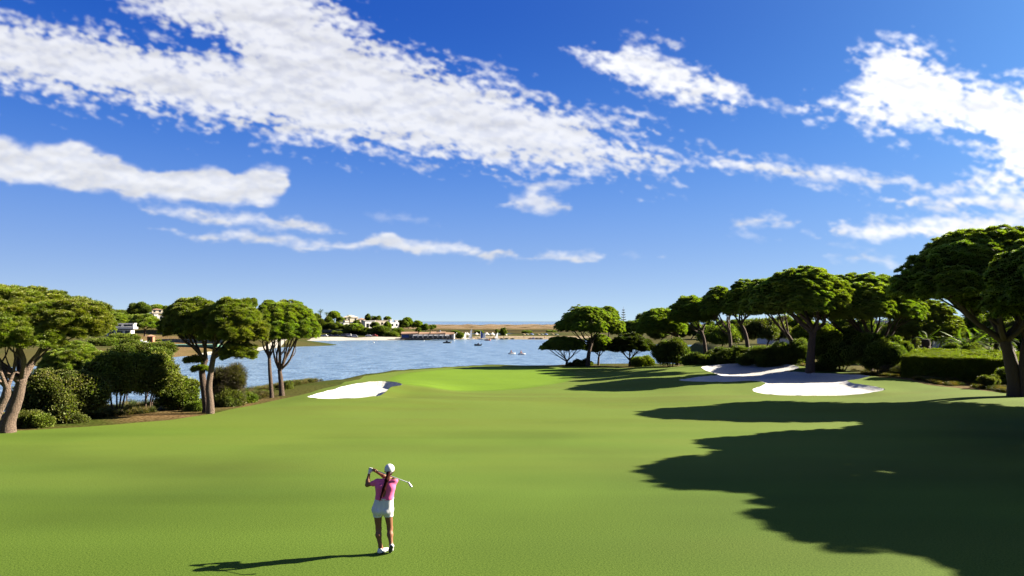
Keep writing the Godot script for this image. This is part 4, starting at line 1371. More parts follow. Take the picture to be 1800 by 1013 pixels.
func build_left_trees() -> void:
	var g := "umbrella pines on the lake bank"
	umbrella("broad umbrella pine at the corner of the fairway with a thick pale forked trunk", 14, 31.0, -150, 188, 510, 606, [[14, 745], [22, 722], [32, 695], [38, 665]], 0.27, {"group": g, "mat": M.bright_needles, "bark": M.pale_bark, "limbs": 7, "ring": 9, "puff": 0.29, "extra": [[Vector3(3.2, 5.0, 0.5), Vector3(1.35, 0.75, 1.3)], [Vector3(2.2, 4.3, 1.6), Vector3(1.1, 0.6, 1.0)]]})
	umbrella("second pale trunk beside the thick forked pine, leaning out under its crown", -25, 30.0, -160, 70, 520, 606, [[-12, 740], [0, 715], [10, 695], [12, 680]], 0.20, {"group": g, "mat": M.bright_needles, "bark": M.pale_bark, "limbs": 5, "puff": 0.30})
	umbrella("darker pine behind the broad corner pine, its crown low over the bushes", 120, 47.0, 70, 190, 605, 668, [[122, 700], [126, 672], [130, 650]], 0.17, {"group": g, "limbs": 4})
	umbrella("pine with a straight trunk left of the leaning one, crown joined with it", 363, 40.0, 283, 402, 528, 596, [[362, 712], [358, 680], [355, 650], [362, 632]], 0.21, {"group": g, "mat": M.bright_needles, "limbs": 6, "puff": 0.26, "extra": [[Vector3(-0.75, 3.05, 0.2), Vector3(0.36, 0.14, 0.3)], [Vector3(-0.35, 2.55, 0.1), Vector3(0.32, 0.12, 0.3)]]})
	umbrella("pine with a pale leaning trunk whose crown hangs low towards the water", 370, 39.5, 352, 470, 529, 606, [[369, 705], [367, 680], [371, 650], [376, 622]], 0.19, {"group": g, "mat": M.bright_needles, "bark": M.pale_bark, "limbs": 6, "puff": 0.26, "extra": [[Vector3(1.7, 3.5, 0.3), Vector3(0.8, 0.55, 0.7)]]})
	umbrella("slender pine with a bent trunk beside the open water", 478, 49.0, 432, 522, 537, 604, [[477, 690], [474, 650], [473, 625]], 0.15, {"group": g, "limbs": 5, "puff": 0.27})
	umbrella("pine with many forking upright limbs nearest the left bunker", 496, 50.0, 452, 563, 533, 602, [[495, 690], [493, 665], [491, 650]], 0.20, {"group": g, "limbs": 8, "puff": 0.27})
	var b := "bushes on the lake bank"
	grow("olive_bush", "large grey green bush behind the thick pine trunk", "bush", 95, 36.0, 22, 184, 648, 752, {"group": b, "mat": M.olive_leaves, "stems": 4, "stem_r": 0.09, "puff": 0.36, "lobes": 12})
	grow("leafy_tree", "dark leafy tree with several stems between the olive bush and the twin pines", "tree", 205, 39.0, 162, 254, 618, 706, {"group": b, "tint": Color(1.3, 1.35, 1.1), "mat": M.olive_leaves, "stems": 4, "stem_r": 0.07, "lobes": 11})
	grow("leafy_tree", "rounder leafy tree whose pale stems stand at the edge of the grass", "tree", 258, 40.5, 222, 308, 622, 702, {"group": b, "tint": Color(1.3, 1.35, 1.1), "mat": M.olive_leaves, "stems": 4, "stem_r": 0.07, "lobes": 11})
	grow("leafy_tree", "small dark tree beside the base of the twin pines", "tree", 312, 42.0, 282, 346, 664, 728, {"group": b, "mat": M.leaves, "stems": 3, "stem_r": 0.06})
	grow("bush", "dark bush low behind the leafy trees, against the tennis court", "bush", 235, 55.0, 190, 310, 598, 660, {"group": b, "mat": M.dark_leaves, "stems": 2, "stem_r": 0.08})
	grow("dry_bush", "greyish half dry bush behind the twin pine trunks", "bush", 395, 44.5, 372, 424, 640, 722, {"group": b, "mat": M.dry_twigs, "mesh": "twigs", "stems": 5, "stem_r": 0.04, "puff": 0.30, "gap": 0.5})
	grow("bush", "green bush growing through the foot of the dry bush", "bush", 402, 44.0, 376, 424, 682, 722, {"group": b, "mat": M.olive_leaves, "stems": 3, "stem_r": 0.04, "puff": 0.26})
	grow("bush", "low green bush right of the dry bush above the lake", "bush", 428, 46.5, 410, 446, 690, 716, {"group": b, "mat": M.leaves, "stems": 3, "stem_r": 0.03, "puff": 0.24})
	var spots := [[462, 700, 51, 22, 12], [505, 688, 54, 20, 18], [524, 692, 57, 26, 10], [548, 688, 60, 20, 8], [342, 722, 41, 20, 14], [40, 742, 33.5, 40, 18], [70, 745, 33, 30, 16], [130, 742, 35, 26, 12], [590, 678, 68, 20, 6]]
	var names := ["low bush between the slender pine and the dry bush", "taller weed clump right of the upright forked pine", "spreading weed bush on the lip of the bank", "small weed bush beside the tip of the left bunker", "small bush at the foot of the straight pine", "grassy bush just behind the thick forked trunk", "grassy bush in front of the large olive bush", "small bush at the bare end of the olive bush", "tiny bush on the bank above the left bunker"]
	for i in spots.size():
		var s: Array = spots[i]
		grow("bush", names[i], "bush", s[0], s[2], s[0] - s[3] / 1.6, s[0] + s[3] / 1.6, s[1] - s[4], s[1] + s[4] * 0.7, {"group": b, "mat": M.olive_leaves if i % 2 else M.leaves, "stems": 3, "stem_r": 0.02, "puff": 0.22, "lobes": 6})
	# dry grass along the rim of the bank
	var r := RandomNumberGenerator.new()
	r.seed = 77
	var places := []
	var tints := []
	for i in 2600:
		var d := r.randf_range(29.0, 64.0)
		var edge := -17.6 if d > 46.0 else lerpf(-26.5, -17.6, (d - 29.0) / 17.0)
		var x := edge - absf(r.randfn(0.0, 1.6)) - 0.25
		if r.randf() < 0.5: x -= r.randf() * 4.0
		if lawn_noise.get_noise_2d(x * 4.0, d * 3.0) < -0.08: continue
		var k := r.randf_range(0.10, 0.30)
		places.append(Transform3D(Basis(Vector3.UP, r.randf() * TAU).scaled(Vector3(k, k * 1.2, k)), Vector3(x, ground_y(x, d), -d)))
		tints.append(tint(r, Color(1, 1, 1) if r.randf() < 0.6 else Color(0.4, 0.65, 0.4), 0.25))
	var gr := scatter("dry_grass", puffs["twigs"], M.straw, places, tints, self)
	tag(gr, "dry straw coloured grass along the rim of the lake bank", "grass", "", "stuff")

func build_right_trees() -> void:
	var g := "row of umbrella pines behind the right bunker"
	umbrella("huge umbrella pine with a leaning grey trunk beside the hedge", 1786, 45.0, 1582, 1900, 408, 545, [[1785, 680], [1780, 650], [1773, 620], [1766, 598]], 0.42, {"group": g, "limbs": 8, "ring": 10, "puff": 0.32})
	umbrella("pine with an orange brown trunk just behind the trunk of the huge pine", 1804, 44.5, 1680, 1960, 425, 560, [[1802, 670], [1799, 640], [1802, 610], [1806, 590]], 0.26, {"deep": 0.55, "group": g, "limbs": 7, "ring": 9, "puff": 0.34})
	umbrella("nearer pine whose dark crown hangs in at the edge of the view", 1900, 32.0, 1750, 2050, 404, 575, [[1900, 700], [1898, 640], [1902, 600]], 0.36, {"group": g, "limbs": 7, "ring": 9, "puff": 0.30})
	umbrella("wide low pine left of the huge one, limbs spreading from a short trunk", 1528, 70.0, 1405, 1625, 486, 572, [[1528, 640], [1530, 622], [1532, 606]], 0.38, {"group": g, "limbs": 9, "ring": 9, "puff": 0.34})
	umbrella("tall pine with a thick reddish trunk behind the sand", 1424, 68.0, 1318, 1502, 474, 558, [[1425, 635], [1427, 605], [1430, 578]], 0.42, {"group": g, "limbs": 7, "ring": 9, "puff": 0.34})
	umbrella("pine with a bent trunk curving left behind the dark shrubs", 1399, 77.0, 1300, 1398, 492, 560, [[1398, 625], [1394, 605], [1384, 588]], 0.30, {"group": g, "limbs": 6, "puff": 0.34})
	umbrella("pine with a thin dark trunk in front of the white pool fence", 1316, 83.0, 1268, 1352, 497, 560, [[1315, 625], [1313, 600], [1308, 580], [1300, 568]], 0.27, {"group": g, "limbs": 6, "puff": 0.36})
	umbrella("pine with a pale forked trunk left of the thin dark trunk", 1284, 87.0, 1226, 1302, 508, 562, [[1284, 622], [1284, 600], [1282, 584]], 0.26, {"group": g, "bark": M.pale_bark, "limbs": 6, "puff": 0.37})
	umbrella("pine at the left end of the row beside the dark round bush", 1240, 90.0, 1172, 1262, 524, 572, [[1240, 620], [1238, 600], [1233, 582]], 0.26, {"group": g, "limbs": 6, "puff": 0.37})
	umbrella("lower dark pine joined to the left end of the row", 1190, 95.0, 1112, 1208, 546, 592, [[1192, 625], [1196, 605], [1190, 588]], 0.24, {"group": g, "limbs": 5, "puff": 0.38})
	umbrella("open thin pine in the garden behind the hedge with sky between its boughs", 1605, 84.0, 1560, 1692, 528, 602, [[1605, 630], [1606, 605], [1608, 585]], 0.30, {"group": "garden trees behind the hedge", "gap": 2.4, "limbs": 7, "puff": 0.27, "mat": M.bright_needles})
	var s := "pines beside the fairway that stand out of view and shade it"
	for q in [[24.9, 26.2, 4.5, 9.7], [25.7, 20.4, 4.4, 9.3], [27.0, 16.2, 4.2, 9.1], [33.0, 29.0, 4.6, 9.4], [33.5, 23.0, 4.6, 9.2], [34.0, 17.0, 4.4, 9.0], [35.8, 36.5, 4.6, 9.2], [39.0, 41.5, 4.6, 9.4]]:
		var base := Vector3(q[0], ground_y(q[0], q[1]), -q[1])
		pine("pine right of the golfer, %s nearest of those that shade the near grass" % ["fifth", "third", "first", "sixth", "fourth", "second", "seventh", "eighth"][[26.2, 20.4, 16.2, 29.0, 23.0, 17.0, 36.5, 41.5].find(q[1])], base, [Vector3(0.1, 1.5, 0), Vector3(-0.1, 3.4, 0.1), Vector3(-0.2, 4.6, 0)], 0.33, Vector3(-0.2, q[3] - 2.2, 0), q[2], q[2], 2.2, 1.3, {"group": s, "puff": 0.33, "limbs": 6})
	var b := "shrubs under the right hand pines"
	grow("bush", "dense dark round bush between the small pines and the row", "bush", 1178, 92.0, 1150, 1208, 597, 648, {"group": b, "mat": M.dark_leaves, "stems": 3, "stem_r": 0.1, "puff": 0.5, "lobes": 12})
	grow("bush", "yellow green bush beside the dense dark round bush", "bush", 1130, 97.0, 1111, 1150, 626, 650, {"group": b, "mat": M.hedge_leaves, "stems": 3, "stem_r": 0.05, "puff": 0.4})
	grow("bush", "dark scrub at the left end of the sand", "bush", 1232, 86.5, 1200, 1275, 620, 650, {"group": b, "mat": M.dark_leaves, "stems": 3, "stem_r": 0.05, "puff": 0.42})
	grow("bush", "low dark scrub under the pale forked trunk", "bush", 1285, 83.0, 1245, 1335, 608, 648, {"group": b, "mat": M.dark_leaves, "stems": 3, "stem_r": 0.05, "puff": 0.42})
	grow("bush", "dark scrub between the thin trunk and the bent trunk", "bush", 1345, 79.0, 1302, 1396, 606, 650, {"group": b, "mat": M.dark_leaves, "stems": 3, "stem_r": 0.05, "puff": 0.42})
	grow("bush", "dark shrub hiding the foot of the bent trunk", "bush", 1388, 77.0, 1352, 1428, 600, 652, {"group": b, "mat": M.dark_leaves, "stems": 3, "stem_r": 0.06, "puff": 0.42})
	grow("bush", "tall grey green shrub right of the reddish trunk", "bush", 1480, 70.0, 1436, 1522, 575, 660, {"group": b, "mat": M.leaves, "stems": 4, "stem_r": 0.07, "puff": 0.40, "lobes": 12})
	grow("bush", "big tangled shrub at the near end of the hedge", "bush", 1548, 66.0, 1494, 1606, 582, 666, {"group": b, "mat": M.leaves, "stems": 5, "stem_r": 0.07, "puff": 0.38, "lobes": 13})
	grow("dry_bush", "dry brown brushwood at the foot of the big tangled shrub", "bush", 1572, 64.0, 1545, 1604, 648, 668, {"group": b, "mat": M.dry_twigs, "mesh": "twigs", "stems": 4, "stem_r": 0.03, "puff": 0.4})
	grow("bush", "small pale shrub in front of the reddish trunk", "bush", 1446, 70.0, 1432, 1464, 634, 656, {"group": b, "mat": M.olive_leaves, "stems": 3, "stem_r": 0.03, "puff": 0.32})
	grow("bush", "small weed by the trunk of the huge pine", "bush", 1738, 50.0, 1725, 1756, 660, 680, {"group": b, "mat": M.olive_leaves, "stems": 3, "stem_r": 0.02, "puff": 0.2, "lobes": 5})
	grow("bush", "dark bush in shade at the end of the hedge behind the huge trunk", "bush", 1776, 52.0, 1752, 1812, 646, 682, {"group": b, "mat": M.leaves, "stems": 3, "stem_r": 0.03, "puff": 0.3})
	var rs := RandomNumberGenerator.new()
	rs.seed = 31
	var straw := []
	var straw_tint := []
	for i in 2200:
		var d := rs.randf_range(45.0, 92.0)
		var x := lerpf(34.0, 33.4, (d - 45.0) / 20.0) if d < 66.0 else lerpf(33.6, 23.0, (d - 66.0) / 26.0)
		x += absf(rs.randfn(0.0, 1.3)) + 0.3
		if lawn_noise.get_noise_2d(x * 5.0, d * 4.0) < -0.05: continue
		var k := rs.randf_range(0.10, 0.28)
		straw.append(Transform3D(Basis(Vector3.UP, rs.randf() * TAU).scaled(Vector3(k, k, k)), Vector3(x, ground_y(x, d), -d)))
		straw_tint.append(tint(rs, Color(0.9, 0.75, 0.6) if rs.randf() < 0.6 else Color(0.35, 0.5, 0.3), 0.25))
	var dg := scatter("dry_grass", puffs["twigs"], M.straw, straw, straw_tint, self)
	tag(dg, "dry grass and pine straw at the foot of the shrubs and the hedge", "grass", "", "stuff")
	# clipped hedge
	var hp := on_land(1598, 61.0)
	var hq := on_land(1782, 55.0)
	var run := hq - hp
	var hedge := thing("hedge", "long clipped hedge with a flat sunlit top", "hedge", hp)
	var r := RandomNumberGenerator.new()
	r.seed = 5
	var places := []
	var tints := []
	var ax := run.normalized()
	var nz := Vector3.UP.cross(ax).normalized()   # away from the fairway
	var hl := run.length()
	for i in 3600:
		var f := r.randf()
		var q := r.randf()
		var p := Vector3.ZERO
		if q < 0.50:
			var across := r.randf_range(-1.3, 2.2)
			p = nz * across + Vector3(0, 1.72 + 0.16 * (across + 1.3), 0)
		elif q < 0.80: p = nz * -1.3 + Vector3(0, r.randf_range(0.0, 1.85), 0)
		elif q < 0.90: p = nz * 2.2 + Vector3(0, r.randf_range(0.0, 1.85), 0)
		else:
			f = 0.0 if r.randf() < 0.5 else 1.0
			p = nz * r.randf_range(-1.3, 2.2) + Vector3(0, r.randf_range(0.0, 1.85), 0)
		p += run * f + Vector3(r.randfn(0, 0.04), r.randfn(0, 0.05), r.randfn(0, 0.04))
		var k := r.randf_range(0.18, 0.28)
		places.append(Transform3D(Basis(Vector3(r.randfn(), r.randfn(), r.randfn()).normalized(), r.randf() * TAU).scaled(Vector3(k, k, k)), p))
		tints.append(tint(r, Color(1, 1, 1), 0.2))
	scatter("foliage", puffs["leaf0"], M.hedge_leaves, places, tints, hedge)
	for i in 14:
		var st := new_st()
		var o := run * ((i + 0.5) / 14.0)
		tube(st, [o - Vector3(0, 0.3, 0), o + Vector3(0.05, 0.8, 0), o + Vector3(0.2, 1.7, 0.1)], [0.06, 0.05, 0.02], 5)
		part("stem", done(st, true), M.bark, hedge)
	# garden behind the hedge
	var gg := "garden trees behind the hedge"
	palm("short palm with bright arching fronds behind the hedge", on_land(1700, 76.0), 2.2, 3.2, 22, 0.3, {"group": gg})
	palm("taller palm half hidden by the trunk of the huge pine", on_land(1752, 80.0), 2.6, 3.0, 20, 0.28, {"group": gg})
	palm("bushy palm between the dead palm and the short bright one", on_land(1672, 90.0), 2.8, 3.0, 18, 0.28, {"group": gg})
	palm("palm skirted with brown dead fronds behind the hedge", on_land(1628, 74.0), 3.0, 1.6, 8, 0.45, {"group": gg, "skirt": 34})
	grow("bush", "round clipped bush standing just behind the hedge", "bush", 1690, 66.0, 1660, 1722, 606, 638, {"group": gg, "mat": M.dark_leaves, "stems": 3, "stem_r": 0.05, "puff": 0.36})
	var back := [[1262, 118, 1230, 1300, 575, 606, "dark tree behind the pale forked trunk, over the garden lawn"], [1345, 122, 1300, 1385, 560, 600, "leafy tree behind the white pool fence"], [1440, 115, 1395, 1475, 566, 622, "dark tree seen between the reddish trunk and the tall shrub"], [1500, 125, 1460, 1560, 560, 610, "broad tree behind the wide low pine"], [1575, 120, 1540, 1610, 572, 630, "tree behind the big tangled shrub"], [1650, 130, 1600, 1700, 556, 606, "pale tree beyond the dead palm"], [1735, 118, 1690, 1790, 540, 610, "dense tree beyond the bright palm"], [1810, 100, 1770, 1880, 545, 640, "dense tree behind the trunk of the huge pine"], [1395, 150, 1360, 1440, 556, 596, "distant tree right of the pool fence"], [1600, 160, 1520, 1680, 562, 596, "far tree mass at the end of the garden"], [1780, 160, 1700, 1880, 552, 596, "far tree mass beyond the palms"]]
	for i in back.size():
		var q: Array = back[i]
		grow("leafy_tree", q[6], "tree", q[0], q[1], q[2], q[3], q[4], q[5], {"group": "trees at the end of the garden", "mat": [M.leaves, M.olive_leaves, M.hedge_leaves][i % 3], "stems": 1, "stem_r": 0.18, "puff": 0.75, "lobes": 10})
	var lp := on_land(1330, 112.0)
	var fence := thing("pool_fence", "white panelled pool fence seen under the pines", "fence", lp)
	for i in 9:
		var st := new_st()
		box(st, Vector3(-3.0 + i * 0.78, 0.75, 0), Vector3(0.74, 1.2, 0.05))
		part("panel", done(st), M.white_paint, fence)
		var ps := new_st()
		box(ps, Vector3(-3.39 + i * 0.78, 0.75, 0.01), Vector3(0.06, 1.5, 0.08))
		part("post", done(ps), M.trim, fence)
	house("villa", "low white villa glimpsed through the garden trees", "house", on_land(1610, 140.0), 0.0, [[Vector3(0, 1.6, 0), Vector3(16, 3.2, 7), M.white_paint], [Vector3(-4, 4.2, -1), Vector3(6, 2.0, 5), M.white_paint]], [[Vector3(-5, 1.5, 3.52), Vector3(1.6, 1.8, 0.1)], [Vector3(0, 1.4, 3.52), Vector3(2.4, 2.2, 0.1)], [Vector3(5, 1.5, 3.52), Vector3(1.6, 1.8, 0.1)]], M.white_paint)
	house("villa", "white villa with a tiled roof half hidden behind the bent pine trunk", "house", on_land(1375, 165.0), 0.0, [[Vector3(0, 1.8, 0), Vector3(10, 3.6, 6)]], [[Vector3(-2.5, 1.7, 3.02), Vector3(1.4, 1.6, 0.1)], [Vector3(2, 1.7, 3.02), Vector3(1.4, 1.6, 0.1)]], M.white_paint, [[Vector3(0, 3.65, 0), Vector3(11, 0, 7), 1.4, M.tiles]])
	var bird := thing("bird", "small dark bird perched on top of the huge pine", "bird", at(1714, 423, 45.0))
	part("body", net([[Vector3(-0.10, 0, 0), Vector3(0.05, 0.05, 0), 0.05, 0.09], [Vector3(0.05, 0.06, 0), Vector3(0.11, 0.15, 0), 0.07, 0.06], [Vector3(-0.1, 0, 0), Vector3(-0.28, -0.08, 0), 0.05, 0.02], [Vector3(0.15, 0.16, 0), Vector3(0.21, 0.15, 0), 0.025, 0.008], [Vector3(0, -0.03, 0.03), Vector3(0.0, -0.16, 0.03), 0.015, 0.012], [Vector3(0, -0.03, -0.03), Vector3(0.0, -0.16, -0.03), 0.015, 0.012]], 0.02, 0.03), M.dark, bird)

func build_middle_trees() -> void:
	var g := "umbrella pines beyond the green"
	umbrella("tallest pine beyond the green with a flat crown and a leaning forked trunk", 1033, 101.0, 974, 1098, 541, 590, [[1034, 630], [1037, 612], [1040, 604]], 0.30, {"group": g, "limbs": 6, "puff": 0.27, "ring": 8})
	umbrella("low spreading pine left of the tallest one, its limbs over the water", 995, 103.0, 946, 1036, 594, 618, [[996, 640], [997, 634]], 0.20, {"group": g, "limbs": 7, "puff": 0.32, "gap": 1.2})
	umbrella("small pine right behind the tallest trunk with a rusty underside", 1052, 104.0, 1028, 1080, 590, 622, [[1052, 636], [1053, 625]], 0.17, {"group": g, "limbs": 5, "puff": 0.31})
	umbrella("small spreading pine beside the yellow green bush", 1107, 101.0, 1068, 1152, 588, 622, [[1107, 640], [1108, 632]], 0.21, {"group": g, "limbs": 7, "puff": 0.32, "mat": M.brown_needles, "tint": Color(0.8, 1.25, 0.9)})
	grow("bush", "low bush at the foot of the tallest pine", "bush", 1016, 103.0, 1000, 1044, 632, 650, {"group": "bushes beyond the green", "mat": M.olive_leaves, "stems": 3, "stem_r": 0.03, "puff": 0.35, "lobes": 6})
	grow("bush", "low bush at the foot of the small spreading pine", "bush", 1122, 101.0, 1108, 1136, 634, 650, {"group": "bushes beyond the green", "mat": M.leaves, "stems": 3, "stem_r": 0.03, "puff": 0.35, "lobes": 6})
	# the wooded far shore on this side
	far_tree("round brownish green pine behind the tallest pine beyond the green", 1070, 400.0, 42, 540, 580, "pine", {"mat": M.brown_needles})
	var w := [["olive coloured tree under the tall narrow conifer", 1112, 395, 40, 562, 598, "olive"], ["dark bushy tree right of the tall narrow conifer", 1129, 400, 26, 547, 590, "dark"], ["dark tree tip above the left end of the pine row", 1180, 400, 20, 545, 590, "dark"], ["tree on the far shore behind the small spreading pine", 1085, 420, 40, 565, 592, "olive"], ["leafy tree on the far shore above the strip of water", 1215, 390, 50, 565, 600, ""], ["tree on the far shore behind the dense dark bush", 1160, 385, 40, 568, 602, ""], ["tree on the far shore at the end of the strip of water", 1262, 385, 50, 562, 604, "olive"], ["tree beyond the pool fence across the water", 1310, 380, 60, 560, 602, ""]]
	for q in w:
		var base := on_far(q[1], q[2])
		far_tree(q[0], q[1], q[2], q[3], q[4], q[5], "round", {"base": base, "mat": M.olive_leaves if q[6] == "olive" else M.dark_leaves if q[6] == "dark" else M.leaves, "group": "trees on the far shore behind the pine row"})
	# a tall conifer with whorls of short boughs
	var nb := on_far(1096, 400.0)
	var t := thing("conifer", "tall narrow conifer with level whorls of boughs against the sky", "conifer", nb)
	var h := EYE + (566.0 - 539.0) / FOC * 400.0 - nb.y
	var st := new_st()
	tube(st, [Vector3(0, -0.3, 0), Vector3(0, h * 0.5, 0), Vector3(0, h, 0)], [0.3, 0.2, 0.04], 7)
	part("trunk", done(st, true), M.bark, t)
	for k in 11:
		var f := k / 11.0
		var y := h * lerpf(0.22, 0.96, f)
		var len := lerpf(3.0, 0.6, f)
		var bs := new_st()
		for i in 7:
			var a := i * TAU / 7.0 + k * 0.6
			var tip := Vector3(cos(a) * len, y + 0.35, sin(a) * len)
			tube(bs, [Vector3(0, y, 0), Vector3(cos(a) * len * 0.5, y + 0.05, sin(a) * len * 0.5), tip], [0.10, 0.26, 0.12], 5)
		part("bough", done(bs, true), M.dark_foliage, t)
	house("villa", "small white villa on the shore across the strip of water behind the pines", "house", on_far(1248, 372.0), 0.0, [[Vector3(0, 1.8, 0), Vector3(12, 3.6, 7), M.white_paint]], [[Vector3(-3, 1.6, 3.52), Vector3(1.8, 1.8, 0.1)], [Vector3(3, 1.6, 3.52), Vector3(1.8, 1.8, 0.1)]], M.white_paint)

